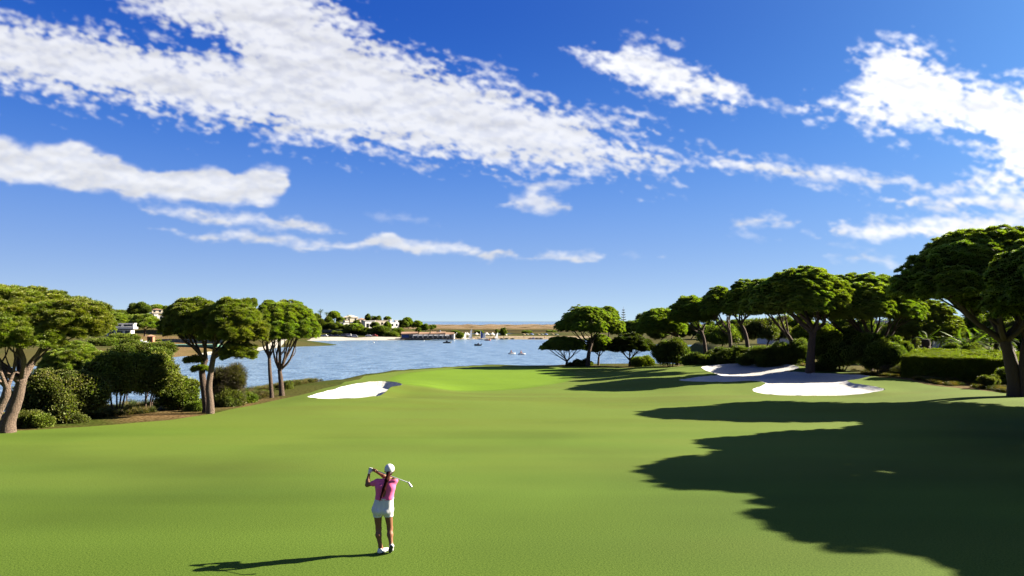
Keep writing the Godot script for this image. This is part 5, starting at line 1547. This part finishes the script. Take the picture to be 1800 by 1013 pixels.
func build_far_shore() -> void:
	# hill at the left
	house("flat_roofed_villa", "long flat roofed white villa beside the sandy slope", "house", on_far(212, 306.0), 0.3, [[Vector3(0, 1.5, 0), Vector3(9.5, 3.0, 7)], [Vector3(-1, 3.8, 0), Vector3(14, 0.9, 9)], [Vector3(1.0, 5.0, -1), Vector3(9.0, 1.4, 5), M.white_paint]], [[Vector3(-3.0, 1.5, 3.53), Vector3(2.2, 2.2, 0.1)], [Vector3(0.2, 1.5, 3.53), Vector3(2.6, 2.2, 0.1)], [Vector3(3.4, 1.4, 3.53), Vector3(1.8, 2.4, 0.1), "door"], [Vector3(-0.5, 5.0, 1.53), Vector3(2.0, 0.8, 0.1)], [Vector3(3.2, 5.0, 1.53), Vector3(3.4, 0.8, 0.1)]], M.white_paint)
	house("villa", "cream villa near the hilltop under a dark flat pine", "house", on_far(275, 420.0), 0.62, [[Vector3(0, 1.1, 0), Vector3(6.0, 2.2, 6)]], [[Vector3(-1.5, 1.2, 3.03), Vector3(1.0, 1.2, 0.1)], [Vector3(1.5, 1.2, 3.03), Vector3(1.0, 1.2, 0.1)]], M.cream, [[Vector3(0, 2.22, 0), Vector3(6.8, 0, 7), 0.7, M.tiles]])
	house("villa", "white villa just below the cream villa", "house", on_far(277, 385.0), 0.62, [[Vector3(0, 1.3, 0), Vector3(4.6, 2.6, 5)], [Vector3(-1, 2.9, -0.5), Vector3(2.0, 0.6, 3), M.white_paint]], [[Vector3(-1.2, 1.5, 2.53), Vector3(0.9, 1.3, 0.1)], [Vector3(1.3, 1.5, 2.53), Vector3(0.9, 1.3, 0.1)]], M.white_paint)
	house("beach_hut", "small terracotta pavilion on the sandy slope above the boats", "hut", on_far(265, 272.0), 0.1, [[Vector3(0, 1.1, 0), Vector3(2.2, 2.2, 2)]], [[Vector3(-0.2, 0.9, 1.03), Vector3(0.8, 1.6, 0.08), "door"]], tri_mat(lin(0.42, 0.16, 0.08), null, 1.0), [[Vector3(0, 2.22, 0), Vector3(3.0, 0, 2.8), 0.7, M.tiles]])
	boat("white boat laid up left of the terracotta pavilion", on_far(249, 262.0) + Vector3(0, 0.2, 0), 3.4, 1.3, Color(0.85, 0.85, 0.85), 0.3, Color(0.8, 0.8, 0.8), {"open": true, "group": "boats laid up on the bank"})
	boat("white boat laid up in front of the terracotta pavilion", on_far(259, 255.0) + Vector3(0, 0.2, 0), 3.4, 1.3, Color(0.88, 0.88, 0.86), -0.2, Color(0.8, 0.8, 0.8), {"open": true, "group": "boats laid up on the bank"})
	var court := thing("tennis_court", "green sports court on the far bank behind the twin pines", "tennis court", on_far(338, 262.0) + Vector3(0, 0.5, 0))
	var cs := new_st()
	box(cs, Vector3.ZERO, Vector3(24, 0.9, 11))
	part("surface", done(cs), M.court, court)
	for q in [[Vector3(0, 0.47, -4), Vector3(20, 0.03, 0.1)], [Vector3(0, 0.47, 4), Vector3(20, 0.03, 0.1)], [Vector3(-10, 0.47, 0), Vector3(0.1, 0.03, 8)], [Vector3(10, 0.47, 0), Vector3(0.1, 0.03, 8)], [Vector3(0, 0.475, 0), Vector3(0.1, 0.03, 8.3)]]:
		var ls := new_st()
		box(ls, q[0], q[1])
		part("line", done(ls), M.white_paint, court)
	var fb := thing("court_fence", "dark fence along the back of the green sports court", "fence", on_far(338, 270.0))
	for i in 11:
		var ps := new_st()
		box(ps, Vector3(-12 + i * 2.4, 1.0, 0), Vector3(0.1, 2.4, 0.1))
		part("post", done(ps), M.fence, fb)
	for i in 10:
		var ps := new_st()
		box(ps, Vector3(-10.8 + i * 2.4, 1.0, 0), Vector3(2.25, 1.7, 0.04))
		part("panel", done(ps), M.fence, fb)
	var L: Material = M.leaves
	var D: Material = M.dark_leaves
	var O: Material = M.olive_leaves
	var hill := [
		["tall round olive brown tree on the hill beside the cream villa", 244, 400, 34, 533, 557, "round", O], ["treetop on the skyline left of the olive brown tree", 215, 420, 40, 546, 560, "round", D], ["long treetop on the skyline behind the broad corner pine", 172, 430, 56, 541, 562, "round", L], ["skyline tree behind the crown of the broad corner pine", 120, 430, 60, 539, 565, "round", L],
		["umbrella pine directly above the flat roofed villa", 206, 345, 42, 552, 577, "pine", M.needles], ["umbrella pine between the villa roof and the olive brown tree", 232, 350, 34, 556, 578, "pine", M.needles], ["dark green tree at the end wall of the flat roofed villa", 180, 330, 36, 556, 592, "round", L], ["wide pine with a pale forked trunk on the sandy slope", 254, 322, 54, 556, 580, "pine", M.needles], ["dark flat pine over the cream villa", 277, 428, 28, 538, 546, "pine", M.dark_needles], ["small treetop right of the cream villa", 297, 430, 22, 537, 552, "round", O],
		["dark tree mass left of the twin pines across the water", 312, 350, 50, 552, 590, "round", D], ["dark bush below the flat roofed villa", 216, 285, 42, 592, 622, "round", D], ["second dark bush below the villa towards the boats", 238, 262, 30, 604, 626, "round", L], ["bush at the water below the terracotta pavilion", 284, 250, 40, 608, 630, "round", L], ["bushes at the water's edge left of the villa", 185, 250, 60, 600, 640, "round", D], ["grey bush on the slope right of the terracotta pavilion", 280, 285, 14, 601, 608, "round", O],
		["skyline tree behind the twin pines", 360, 430, 60, 540, 575, "round", L], ["dark round treetop rising over the twin pine crowns", 443, 470, 24, 523, 545, "round", D], ["smaller treetop beside the dark round one", 424, 470, 20, 527, 545, "round", D], ["flat dark treetop over the slender bank pine", 473, 480, 26, 529, 545, "pine", M.dark_needles], ["hillside tree behind the slender bank pine", 455, 440, 60, 548, 592, "round", L], ["hillside tree behind the upright forked pine", 520, 450, 60, 550, 592, "round", L], ["tree by the shore behind the twin pine trunks", 410, 320, 50, 570, 606, "round", L], ["tree by the shore behind the leaning pine", 345, 300, 50, 580, 604, "round", O],
		["large green tree over the grey fence", 570, 465, 34, 558, 584, "round", L], ["round pine on the skyline between the palms and the domed villa", 587, 500, 22, 548, 562, "pine", M.needles], ["green tree left of the low cream villa", 588, 462, 22, 567, 585, "round", L], ["dark skyline tree left of the tallest palm", 554, 495, 16, 551, 566, "round", D], ["spreading tree in front of the low cream villa", 625, 458, 34, 571, 588, "pine", M.needles], ["dark upright tree between the domed villa and the white arches", 646, 520, 10, 551, 570, "round", D], ["green tree behind the long cream wall", 662, 510, 18, 556, 574, "round", L], ["small flat pine above the long cream wall", 681, 510, 13, 557, 566, "pine", M.dark_needles], ["broad tree in front of the long cream wall", 668, 456, 30, 574, 590, "round", L], ["dark tree in front of the white arches", 643, 456, 18, 577, 591, "round", D], ["tree in front of the white towers", 699, 452, 22, 577, 594, "round", O], ["tree right of the white towers", 708, 482, 18, 563, 585, "round", O], ["flat topped pine at the end of the villas", 717, 495, 20, 560, 578, "pine", M.needles], ["low pine where the villas give way to the marsh", 734, 490, 20, 565, 578, "pine", M.needles], ["small tree against the front of the domed villa", 627, 478, 14, 562, 578, "round", L], ["tree between the white arches and the long cream house", 660, 468, 15, 566, 582, "round", O], ["tree between the long cream house and the white towers", 681, 466, 14, 567, 584, "pine", M.needles], ["bushy tree left of the low cream villa's wall", 609, 462, 16, 571, 586, "round", D], ["tree rising behind the low cream villa", 598, 490, 16, 557, 572, "round", L], ["dark bush behind the restaurant roof", 747, 480, 16, 570, 582, "round", O], ["last dark bush of the wooded point against the dunes", 760, 500, 12, 571, 580, "round", D], ["dry yellow bush on the sand right of the parked cars", 688, 446, 22, 584, 596, "round", M.straw], ["low scrub above the middle of the parked cars", 600, 455, 30, 584, 592, "round", O], ["low scrub above the right hand parked cars", 650, 455, 26, 584, 593, "round", O], ["bush growing over the restaurant roof", 735, 440, 10, 576, 586, "round", O], ["yellow green bush at the right end of the restaurant", 808, 438, 14, 584, 597, "round", M.hedge_leaves],
	]
	for q in hill:
		var opts := {"mat": q[7]}
		if (q[1] as float) > 790: opts.base = Vector3((q[1] - 900.0) / FOC * q[2], coast_y((q[1] - 900.0) / FOC * q[2], q[2]), -q[2])
		far_tree(q[0], q[1], q[2], q[3], q[4], q[5], q[6], opts)
	far_palm("tallest palm on the skyline of the wooded point", 563, 490, 545, 3.0)
	far_palm("second palm right of the tallest palm", 574, 490, 549, 2.4)
	far_palm("palm right of the round skyline pine", 597, 495, 556, 2.4)
	far_palm("palm in front of the domed villa", 614, 470, 555, 2.6)
	far_palm("palm on the skyline right of the domed villa", 653, 505, 555, 2.0)
	var W: Material = M.white_paint
	var C: Material = M.cream
	house("domed_villa", "cream villa with a pale hipped roof on the skyline", "house", on_far(616, 500.0), 0.62, [[Vector3(0, 1.7, 0), Vector3(9, 3.4, 7)]], [[Vector3(-2.5, 1.8, 3.53), Vector3(1.2, 1.5, 0.1)], [Vector3(2.5, 1.8, 3.53), Vector3(1.2, 1.5, 0.1)]], C, [[Vector3(0, 3.42, 0), Vector3(10, 0, 8), 1.8, C]])
	house("villa", "low cream villa half behind the spreading tree", "house", on_far(603, 472.0), 0.62, [[Vector3(0, 2.0, 0), Vector3(7.5, 4.0, 6), C], [Vector3(2.2, 4.6, -0.5), Vector3(2.4, 1.4, 3), C]], [[Vector3(-2.0, 2.2, 3.03), Vector3(1.2, 1.5, 0.1)], [Vector3(1.5, 2.2, 3.03), Vector3(1.2, 1.5, 0.1)]], W)
	house("villa", "small cream tower house left of the white arches", "house", on_far(635, 500.0), 0.62, [[Vector3(0, 1.3, 0), Vector3(4.2, 2.6, 4)]], [[Vector3(0, 1.2, 2.03), Vector3(1.6, 1.8, 0.1)]], C, [[Vector3(0, 2.62, 0), Vector3(4.8, 0, 4.6), 1.2, M.tiles]])
	house("villa", "white villa with two arched openings", "house", on_far(648, 478.0), 0.62, [[Vector3(0, 2.4, 0), Vector3(7.5, 4.8, 5), W]], [[Vector3(-1.8, 1.8, 2.53), Vector3(1.8, 2.6, 0.1), "arch"], [Vector3(1.8, 1.8, 2.53), Vector3(1.8, 2.6, 0.1), "arch"]], W)
	house("villa", "long cream house behind the broad tree", "house", on_far(669, 485.0), 0.62, [[Vector3(0, 2.2, 0), Vector3(11, 4.4, 5), C]], [[Vector3(-3.5, 2.4, 2.53), Vector3(1.3, 1.5, 0.1)], [Vector3(0, 2.4, 2.53), Vector3(1.3, 1.5, 0.1)], [Vector3(3.5, 2.4, 2.53), Vector3(1.3, 1.5, 0.1)]], C)
	house("towered_villa", "white villa with two square towers", "house", on_far(691, 478.0), 0.62, [[Vector3(0, 2.0, 0), Vector3(6.5, 4.0, 5)], [Vector3(-2.2, 4.8, 0), Vector3(1.8, 1.8, 2.5), W], [Vector3(2.2, 4.6, 0), Vector3(1.7, 1.4, 2.5), W]], [[Vector3(-1.6, 2.2, 2.53), Vector3(1.0, 1.5, 0.1)], [Vector3(1.6, 2.2, 2.53), Vector3(1.0, 1.5, 0.1)]], W)
	house("villa", "white house corner showing left of the large green tree", "house", on_far(555, 480.0), 0.62, [[Vector3(0, 2.2, 0), Vector3(6.5, 4.4, 5), W]], [[Vector3(0.6, 2.2, 2.53), Vector3(1.2, 1.5, 0.1)]], W)
	var gf := thing("fence", "grey fence above the beach road under the large green tree", "fence", on_far(582, 458.0))
	for i in 9:
		var ps := new_st()
		box(ps, Vector3(-7.2 + i * 1.8, 0.9, 0), Vector3(1.72, 1.8, 0.08))
		part("panel", done(ps), M.fence, gf)
	var cars := [[553, 438, 0.75, 0.75, 0.76, "white car at the left end of the row above the beach"], [562, 440, 0.03, 0.03, 0.04, "black car second in the row above the beach"], [571, 439, 0.62, 0.63, 0.65, "silver car below the grey fence"], [580.5, 440, 0.05, 0.05, 0.06, "dark car at the right end of the grey fence"], [591, 441, 0.02, 0.03, 0.05, "dark blue car beside the gap in the row"], [604, 440, 0.10, 0.10, 0.11, "charcoal car left of the white van"], [613.5, 441, 0.78, 0.78, 0.78, "white van in the middle of the row above the beach"], [623, 440, 0.55, 0.55, 0.57, "grey car right of the white van"], [648, 441, 0.76, 0.76, 0.75, "white car standing apart near the dry yellow bush"], [657.5, 442, 0.30, 0.05, 0.04, "red car last in the row before the restaurant"]]
	for q in cars: car(q[5], q[0], q[1], lin(q[2], q[3], q[4]), 0.15 * sin(q[0]), q[5].contains("van"))
	# restaurant on a deck over the water
	var rp := Vector3((752 - 900.0) / FOC * 430.0, LAKE_Y, -430.0)
	var rest := thing("restaurant", "long low lakeside restaurant with terracotta roofs, white awnings and a blue end", "restaurant", rp)
	var ds := new_st()
	box(ds, Vector3(0, 0.55, 1.5), Vector3(33, 0.3, 9))
	part("deck", done(ds), M.wood, rest)
	for i in 12:
		var ps := new_st()
		tube(ps, [Vector3(-16 + i * 2.9, -1.5, 5.2), Vector3(-16 + i * 2.9, 0.4, 5.2)], [0.14, 0.14], 6)
		part("pile", done(ps, true), M.wood, rest)
	for q in [[-14.2, 4.6, "blue"], [-8.2, 7.0, ""], [0.2, 9.0, ""], [9.0, 7.6, ""], [14.8, 3.6, ""]]:
		var bs := new_st()
		box(bs, Vector3(q[0], 2.2, -1.5), Vector3(q[1], 3.0, 4))
		part("wall", done(bs), M.blue if q[2] else W, rest)
	for q in [[-11.5, 10.5, 4.0], [-1.5, 8.0, 3.8], [6.5, 9.5, 4.1], [13.8, 5.6, 3.6]]:
		var rs := new_st()
		var c := Vector3(q[0], q[2], -0.9)
		var hx: float = q[1] / 2.0
		quad(rs, c + Vector3(-hx, -0.3, 3.0), c + Vector3(-hx, 1.1, -0.6), c + Vector3(hx, 1.1, -0.6), c + Vector3(hx, -0.3, 3.0))
		quad(rs, c + Vector3(hx, -0.2, -3.4), c + Vector3(hx, 1.1, -0.6), c + Vector3(-hx, 1.1, -0.6), c + Vector3(-hx, -0.2, -3.4))
		quad(rs, c + Vector3(-hx, -0.5, 3.0), c + Vector3(-hx, -0.3, 3.0), c + Vector3(hx, -0.3, 3.0), c + Vector3(hx, -0.5, 3.0))
		part("roof", done(rs), M.tiles, rest)
	for i in 9:
		var ws := new_st()
		box(ws, Vector3(-10.8 + i * 3.1, 2.0, 0.53), Vector3(2.0, 1.7, 0.1))
		part("window", done(ws), M.dark_glass, rest)
	for i in 7:
		var aw := new_st()
		var c := Vector3(-7.4 + i * 3.3, 3.2, 2.4)
		quad(aw, c + Vector3(-1.4, -0.35, 2.2), c + Vector3(-1.4, 0.2, -0.6), c + Vector3(1.4, 0.2, -0.6), c + Vector3(1.4, -0.35, 2.2))
		quad(aw, c + Vector3(-1.4, -0.6, 2.2), c + Vector3(-1.4, -0.35, 2.2), c + Vector3(1.4, -0.35, 2.2), c + Vector3(1.4, -0.6, 2.2))
		part("awning", done(aw), M.canvas, rest)
		for k in [-1.35, 1.35]:
			var ps := new_st()
			box(ps, Vector3(c.x + k, 1.75, 4.55), Vector3(0.1, 2.2, 0.1))
			part("post", done(ps), W, rest)
	for i in 16:
		var rl := new_st()
		box(rl, Vector3(-15.4 + i * 2.05, 1.2, 5.9), Vector3(1.9, 0.9, 0.06))
		part("railing", done(rl), M.wood, rest)
	var fs := new_st()
	box(fs, Vector3(7.6, 5.3, -1.6), Vector3(0.8, 1.4, 0.8))
	part("chimney", done(fs), W, rest)

func on_spit(u: float, d: float) -> Vector3:
	var x := (u - 900.0) / FOC * d
	return Vector3(x, maxf(coast_y(x, d), LAKE_Y), -d)

func build_water_things() -> void:
	var lake_at := func(u: float, v: float) -> Vector3:
		var d := FOC * (EYE - LAKE_Y) / (v - 566.0)
		return Vector3((u - 900.0) / FOC * d, LAKE_Y, -d)
	boat("long dark boat lying off the restaurant deck", (lake_at as Callable).call(786, 603.5), 4.6, 1.6, lin(0.03, 0.03, 0.035), 0.1, lin(0.05, 0.05, 0.05), {"open": true, "group": "boats on the lake"})
	boat("dark motorboat with a pale outboard in the middle of the lake", (lake_at as Callable).call(840, 608), 3.6, 1.5, lin(0.02, 0.022, 0.03), PI, lin(0.3, 0.3, 0.32), {"open": true, "motor": true, "group": "boats on the lake"})
	boat("red and white boat at the edge of the sand", (lake_at as Callable).call(857, 599), 3.8, 1.5, lin(0.35, 0.05, 0.05), 0.0, lin(0.7, 0.6, 0.6), {"group": "boats on the lake"})
	var pair := 0
	for q in [[899.5, 622.5, "left pedal boat with two riders near the low spreading pine"], [917, 623.5, "right pedal boat with two riders near the low spreading pine"]]:
		var p: Vector3 = (lake_at as Callable).call(q[0], q[1])
		var t := thing("pedal_boat", q[2], "pedal boat", p, 0.15 - 0.3 * pair, "pedal boats on the lake")
		for s in [-1.0, 1.0]:
			var st := new_st()
			tube(st, [Vector3(-1.2, 0.12, s * 0.55), Vector3(-0.9, 0.12, s * 0.55), Vector3(0.9, 0.12, s * 0.55), Vector3(1.35, 0.3, s * 0.5)], [0.14, 0.24, 0.24, 0.08], 7)
			part("float", done(st, true), M.white_paint, t)
		var cs := new_st()
		box(cs, Vector3(0, 0.36, 0), Vector3(1.7, 0.12, 1.2))
		box(cs, Vector3(-0.5, 0.62, 0), Vector3(0.14, 0.5, 1.1))
		part("seat", done(cs), M.white_paint, t)
		small_person("person in red on the %s pedal boat" % ["left", "right"][pair], p + Vector3(-0.2, 0.15, 0.3).rotated(Vector3.UP, t.rotation.y), lin(0.45, 0.06, 0.05), t.rotation.y, true, "riders on the pedal boats")
		small_person("person in dark clothes on the %s pedal boat" % ["left", "right"][pair], p + Vector3(-0.2, 0.15, -0.3).rotated(Vector3.UP, t.rotation.y), lin(0.05, 0.04, 0.06), t.rotation.y, true, "riders on the pedal boats")
		pair += 1
	for q in [[657, 603, "white buoy off the beach"], [745, 596, "white buoy before the restaurant deck"]]:
		var p: Vector3 = (lake_at as Callable).call(q[0], maxf(q[1], 600))
		var t := thing("buoy", q[2], "buoy", p, 0.0, "buoys on the lake")
		var st := new_st()
		tube(st, [Vector3(0, -0.3, 0), Vector3(0, -0.1, 0), Vector3(0, 0.2, 0), Vector3(0, 0.45, 0), Vector3(0, 0.5, 0)], [0.05, 0.32, 0.36, 0.2, 0.05], 9)
		part("float", done(st, true), M.white_paint, t)
		var rs := new_st()
		tube(rs, [Vector3(0, 0.45, 0), Vector3(0, 0.75, 0)], [0.03, 0.03], 5)
		part("ring_post", done(rs, true), M.steel, t)
	# water sports beach
	for i in 6:
		var tp := on_spit([803, 812, 822, 838, 856, 866][i], 458.0 + (i * 5) % 7)
		var tent := thing("tent", "white peaked tent on the sports beach, %s from the restaurant" % ["first", "second", "third", "fourth", "fifth", "sixth"][i], "tent", tp, 0.2 * i, "white tents on the sports beach")
		var cs := new_st()
		var w := 1.6
		for k in 4:
			var a := PI / 4 + k * PI / 2
			var b := a + PI / 2
			var pa := Vector3(cos(a) * w, 2.2, sin(a) * w)
			var pb := Vector3(cos(b) * w, 2.2, sin(b) * w)
			tri(cs, Vector3(0, 3.9, 0), pa, pb)
			quad(cs, pa, pa - Vector3(0, 0.3, 0), pb - Vector3(0, 0.3, 0), pb)
		part("canopy", done(cs), M.canvas, tent)
		for k in 4:
			var a := PI / 4 + k * PI / 2
			var ps := new_st()
			tube(ps, [Vector3(cos(a) * w, -0.2, sin(a) * w), Vector3(cos(a) * w, 2.2, sin(a) * w)], [0.05, 0.05], 5)
			part("pole", done(ps, true), M.trim, tent)
	sailboat("dinghy with the tallest white sail on the sand", on_spit(828, 440.0), 7.0, M.canvas, 0.3)
	sailboat("dinghy with a bright blue sail on the sand", on_spit(846, 442.0), 6.2, M.blue, 2.7)
	sailboat("dinghy with a small white sail left of the tallest one", on_spit(818, 444.0), 5.2, M.canvas, 0.6)
	sailboat("dinghy with a small white sail right of the blue one", on_spit(852, 441.0), 4.6, M.canvas, 0.2)
	sailboat("dinghy with a white sail furthest right, beside the bathers", on_spit(874, 443.0), 4.8, M.canvas, 0.5)
	for i in 7:
		var us := [812, 836, 842, 858, 863, 880, 888]
		parasol("thatched parasol, number %s from the restaurant on the sports beach" % ["one", "two", "three", "four", "five", "six", "seven"][i], on_spit(us[i], 450.0 + (i * 7) % 11), M.white_paint if i % 3 == 0 else M.thatch)
	for i in 8:
		parasol("dark parasol on the far spit, %s counted from the low spreading pine" % ["first", "second", "third", "fourth", "fifth", "sixth", "seventh", "eighth"][i], on_spit(978 - i * 8.5 + sin(i * 2.0) * 2.0, 470.0 + (i * 13) % 17), [M.fence, M.thatch, M.blue][i % 3], 1.6, "parasols on the spit")
	var folk := [[822, 441, 0.6, 0.6, 0.6, "person in grey at the foot of the tallest sail"], [833, 440, 0.5, 0.08, 0.06, "person in red right of the tallest sail"], [840, 441, 0.1, 0.12, 0.3, "person in navy before the blue sail"], [861, 440, 0.7, 0.65, 0.6, "person in white at the red and white boat"], [868, 442, 0.05, 0.05, 0.05, "person in black left of the furthest dinghy"], [879, 441, 0.5, 0.35, 0.1, "person in orange right of the furthest dinghy"], [893, 443, 0.2, 0.3, 0.45, "person in blue among the kayaks"], [905, 444, 0.6, 0.1, 0.2, "person in pink on the spit"], [921, 446, 0.08, 0.08, 0.1, "person in dark clothes on the spit"], [938, 445, 0.65, 0.6, 0.55, "person in cream on the spit near the orange kayak"], [957, 446, 0.5, 0.1, 0.05, "person in scarlet nearest the pines on the spit"]]
	for q in folk: small_person(q[5], on_spit(q[0], q[1]), lin(q[2], q[3], q[4]), q[0])
	var kayaks := [[868, 597.6, 0.03, 0.04, 0.06, "dark kayak beside the red and white boat"], [875, 597.4, 0.04, 0.05, 0.09, "second dark kayak in the row"], [882, 597.4, 0.03, 0.03, 0.05, "third dark kayak in the row"], [890, 597.6, 0.03, 0.10, 0.04, "green kayak at the end of the dark row"], [901, 597.2, 0.04, 0.06, 0.03, "olive kayak right of the green one"], [932, 596.8, 0.6, 0.2, 0.05, "orange kayak on the spit"], [937, 596.6, 0.05, 0.15, 0.5, "blue kayak beside the orange one"], [944, 596.6, 0.06, 0.06, 0.08, "long dark kayak beside the blue one"], [951, 596.6, 0.05, 0.05, 0.06, "last dark kayak before the pines"]]
	for q in kayaks:
		var d := 443.0
		var p := on_spit(q[0], d) + Vector3(0, 0.2, 0)
		var t := thing("kayak", q[5], "kayak", p, 0.1, "kayaks along the spit")
		var st := new_st()
		tube(st, [Vector3(-1.7, 0.2, 0), Vector3(-1.0, 0.1, 0), Vector3(0, 0.08, 0), Vector3(1.0, 0.1, 0), Vector3(1.7, 0.2, 0)], [0.03, 0.3, 0.38, 0.3, 0.03], 8)
		part("hull", done(st, true), mat(lin(q[2], q[3], q[4]), 0.4), t)
		var cs := new_st()
		tube(cs, [Vector3(-0.35, 0.42, 0), Vector3(0.35, 0.42, 0)], [0.2, 0.2], 7)
		part("cockpit", done(cs, true), M.dark, t)
	far_tree("lone tree on the spit behind the kayaks", 885, 452.0, 12, 575, 594, "round", {"base": on_spit(885, 452.0), "mat": M.olive_leaves, "group": "trees on the spit"})
	far_tree("small narrow tree left of the lone tree on the spit", 873, 455.0, 4, 578, 594, "round", {"base": on_spit(873, 455.0), "mat": M.hedge_leaves, "group": "trees on the spit"})
	for i in 5:
		far_tree("low marsh bush %s along the lagoon shore" % ["nearest the restaurant", "second", "in the middle", "fourth", "nearest the pines"][i], 800 + i * 42, 655.0, 16, 583, 590, "round", {"base": on_spit(800 + i * 42, 664.0), "mat": M.olive_leaves, "group": "bushes on the marsh", "called": "bush", "category": "bush"})
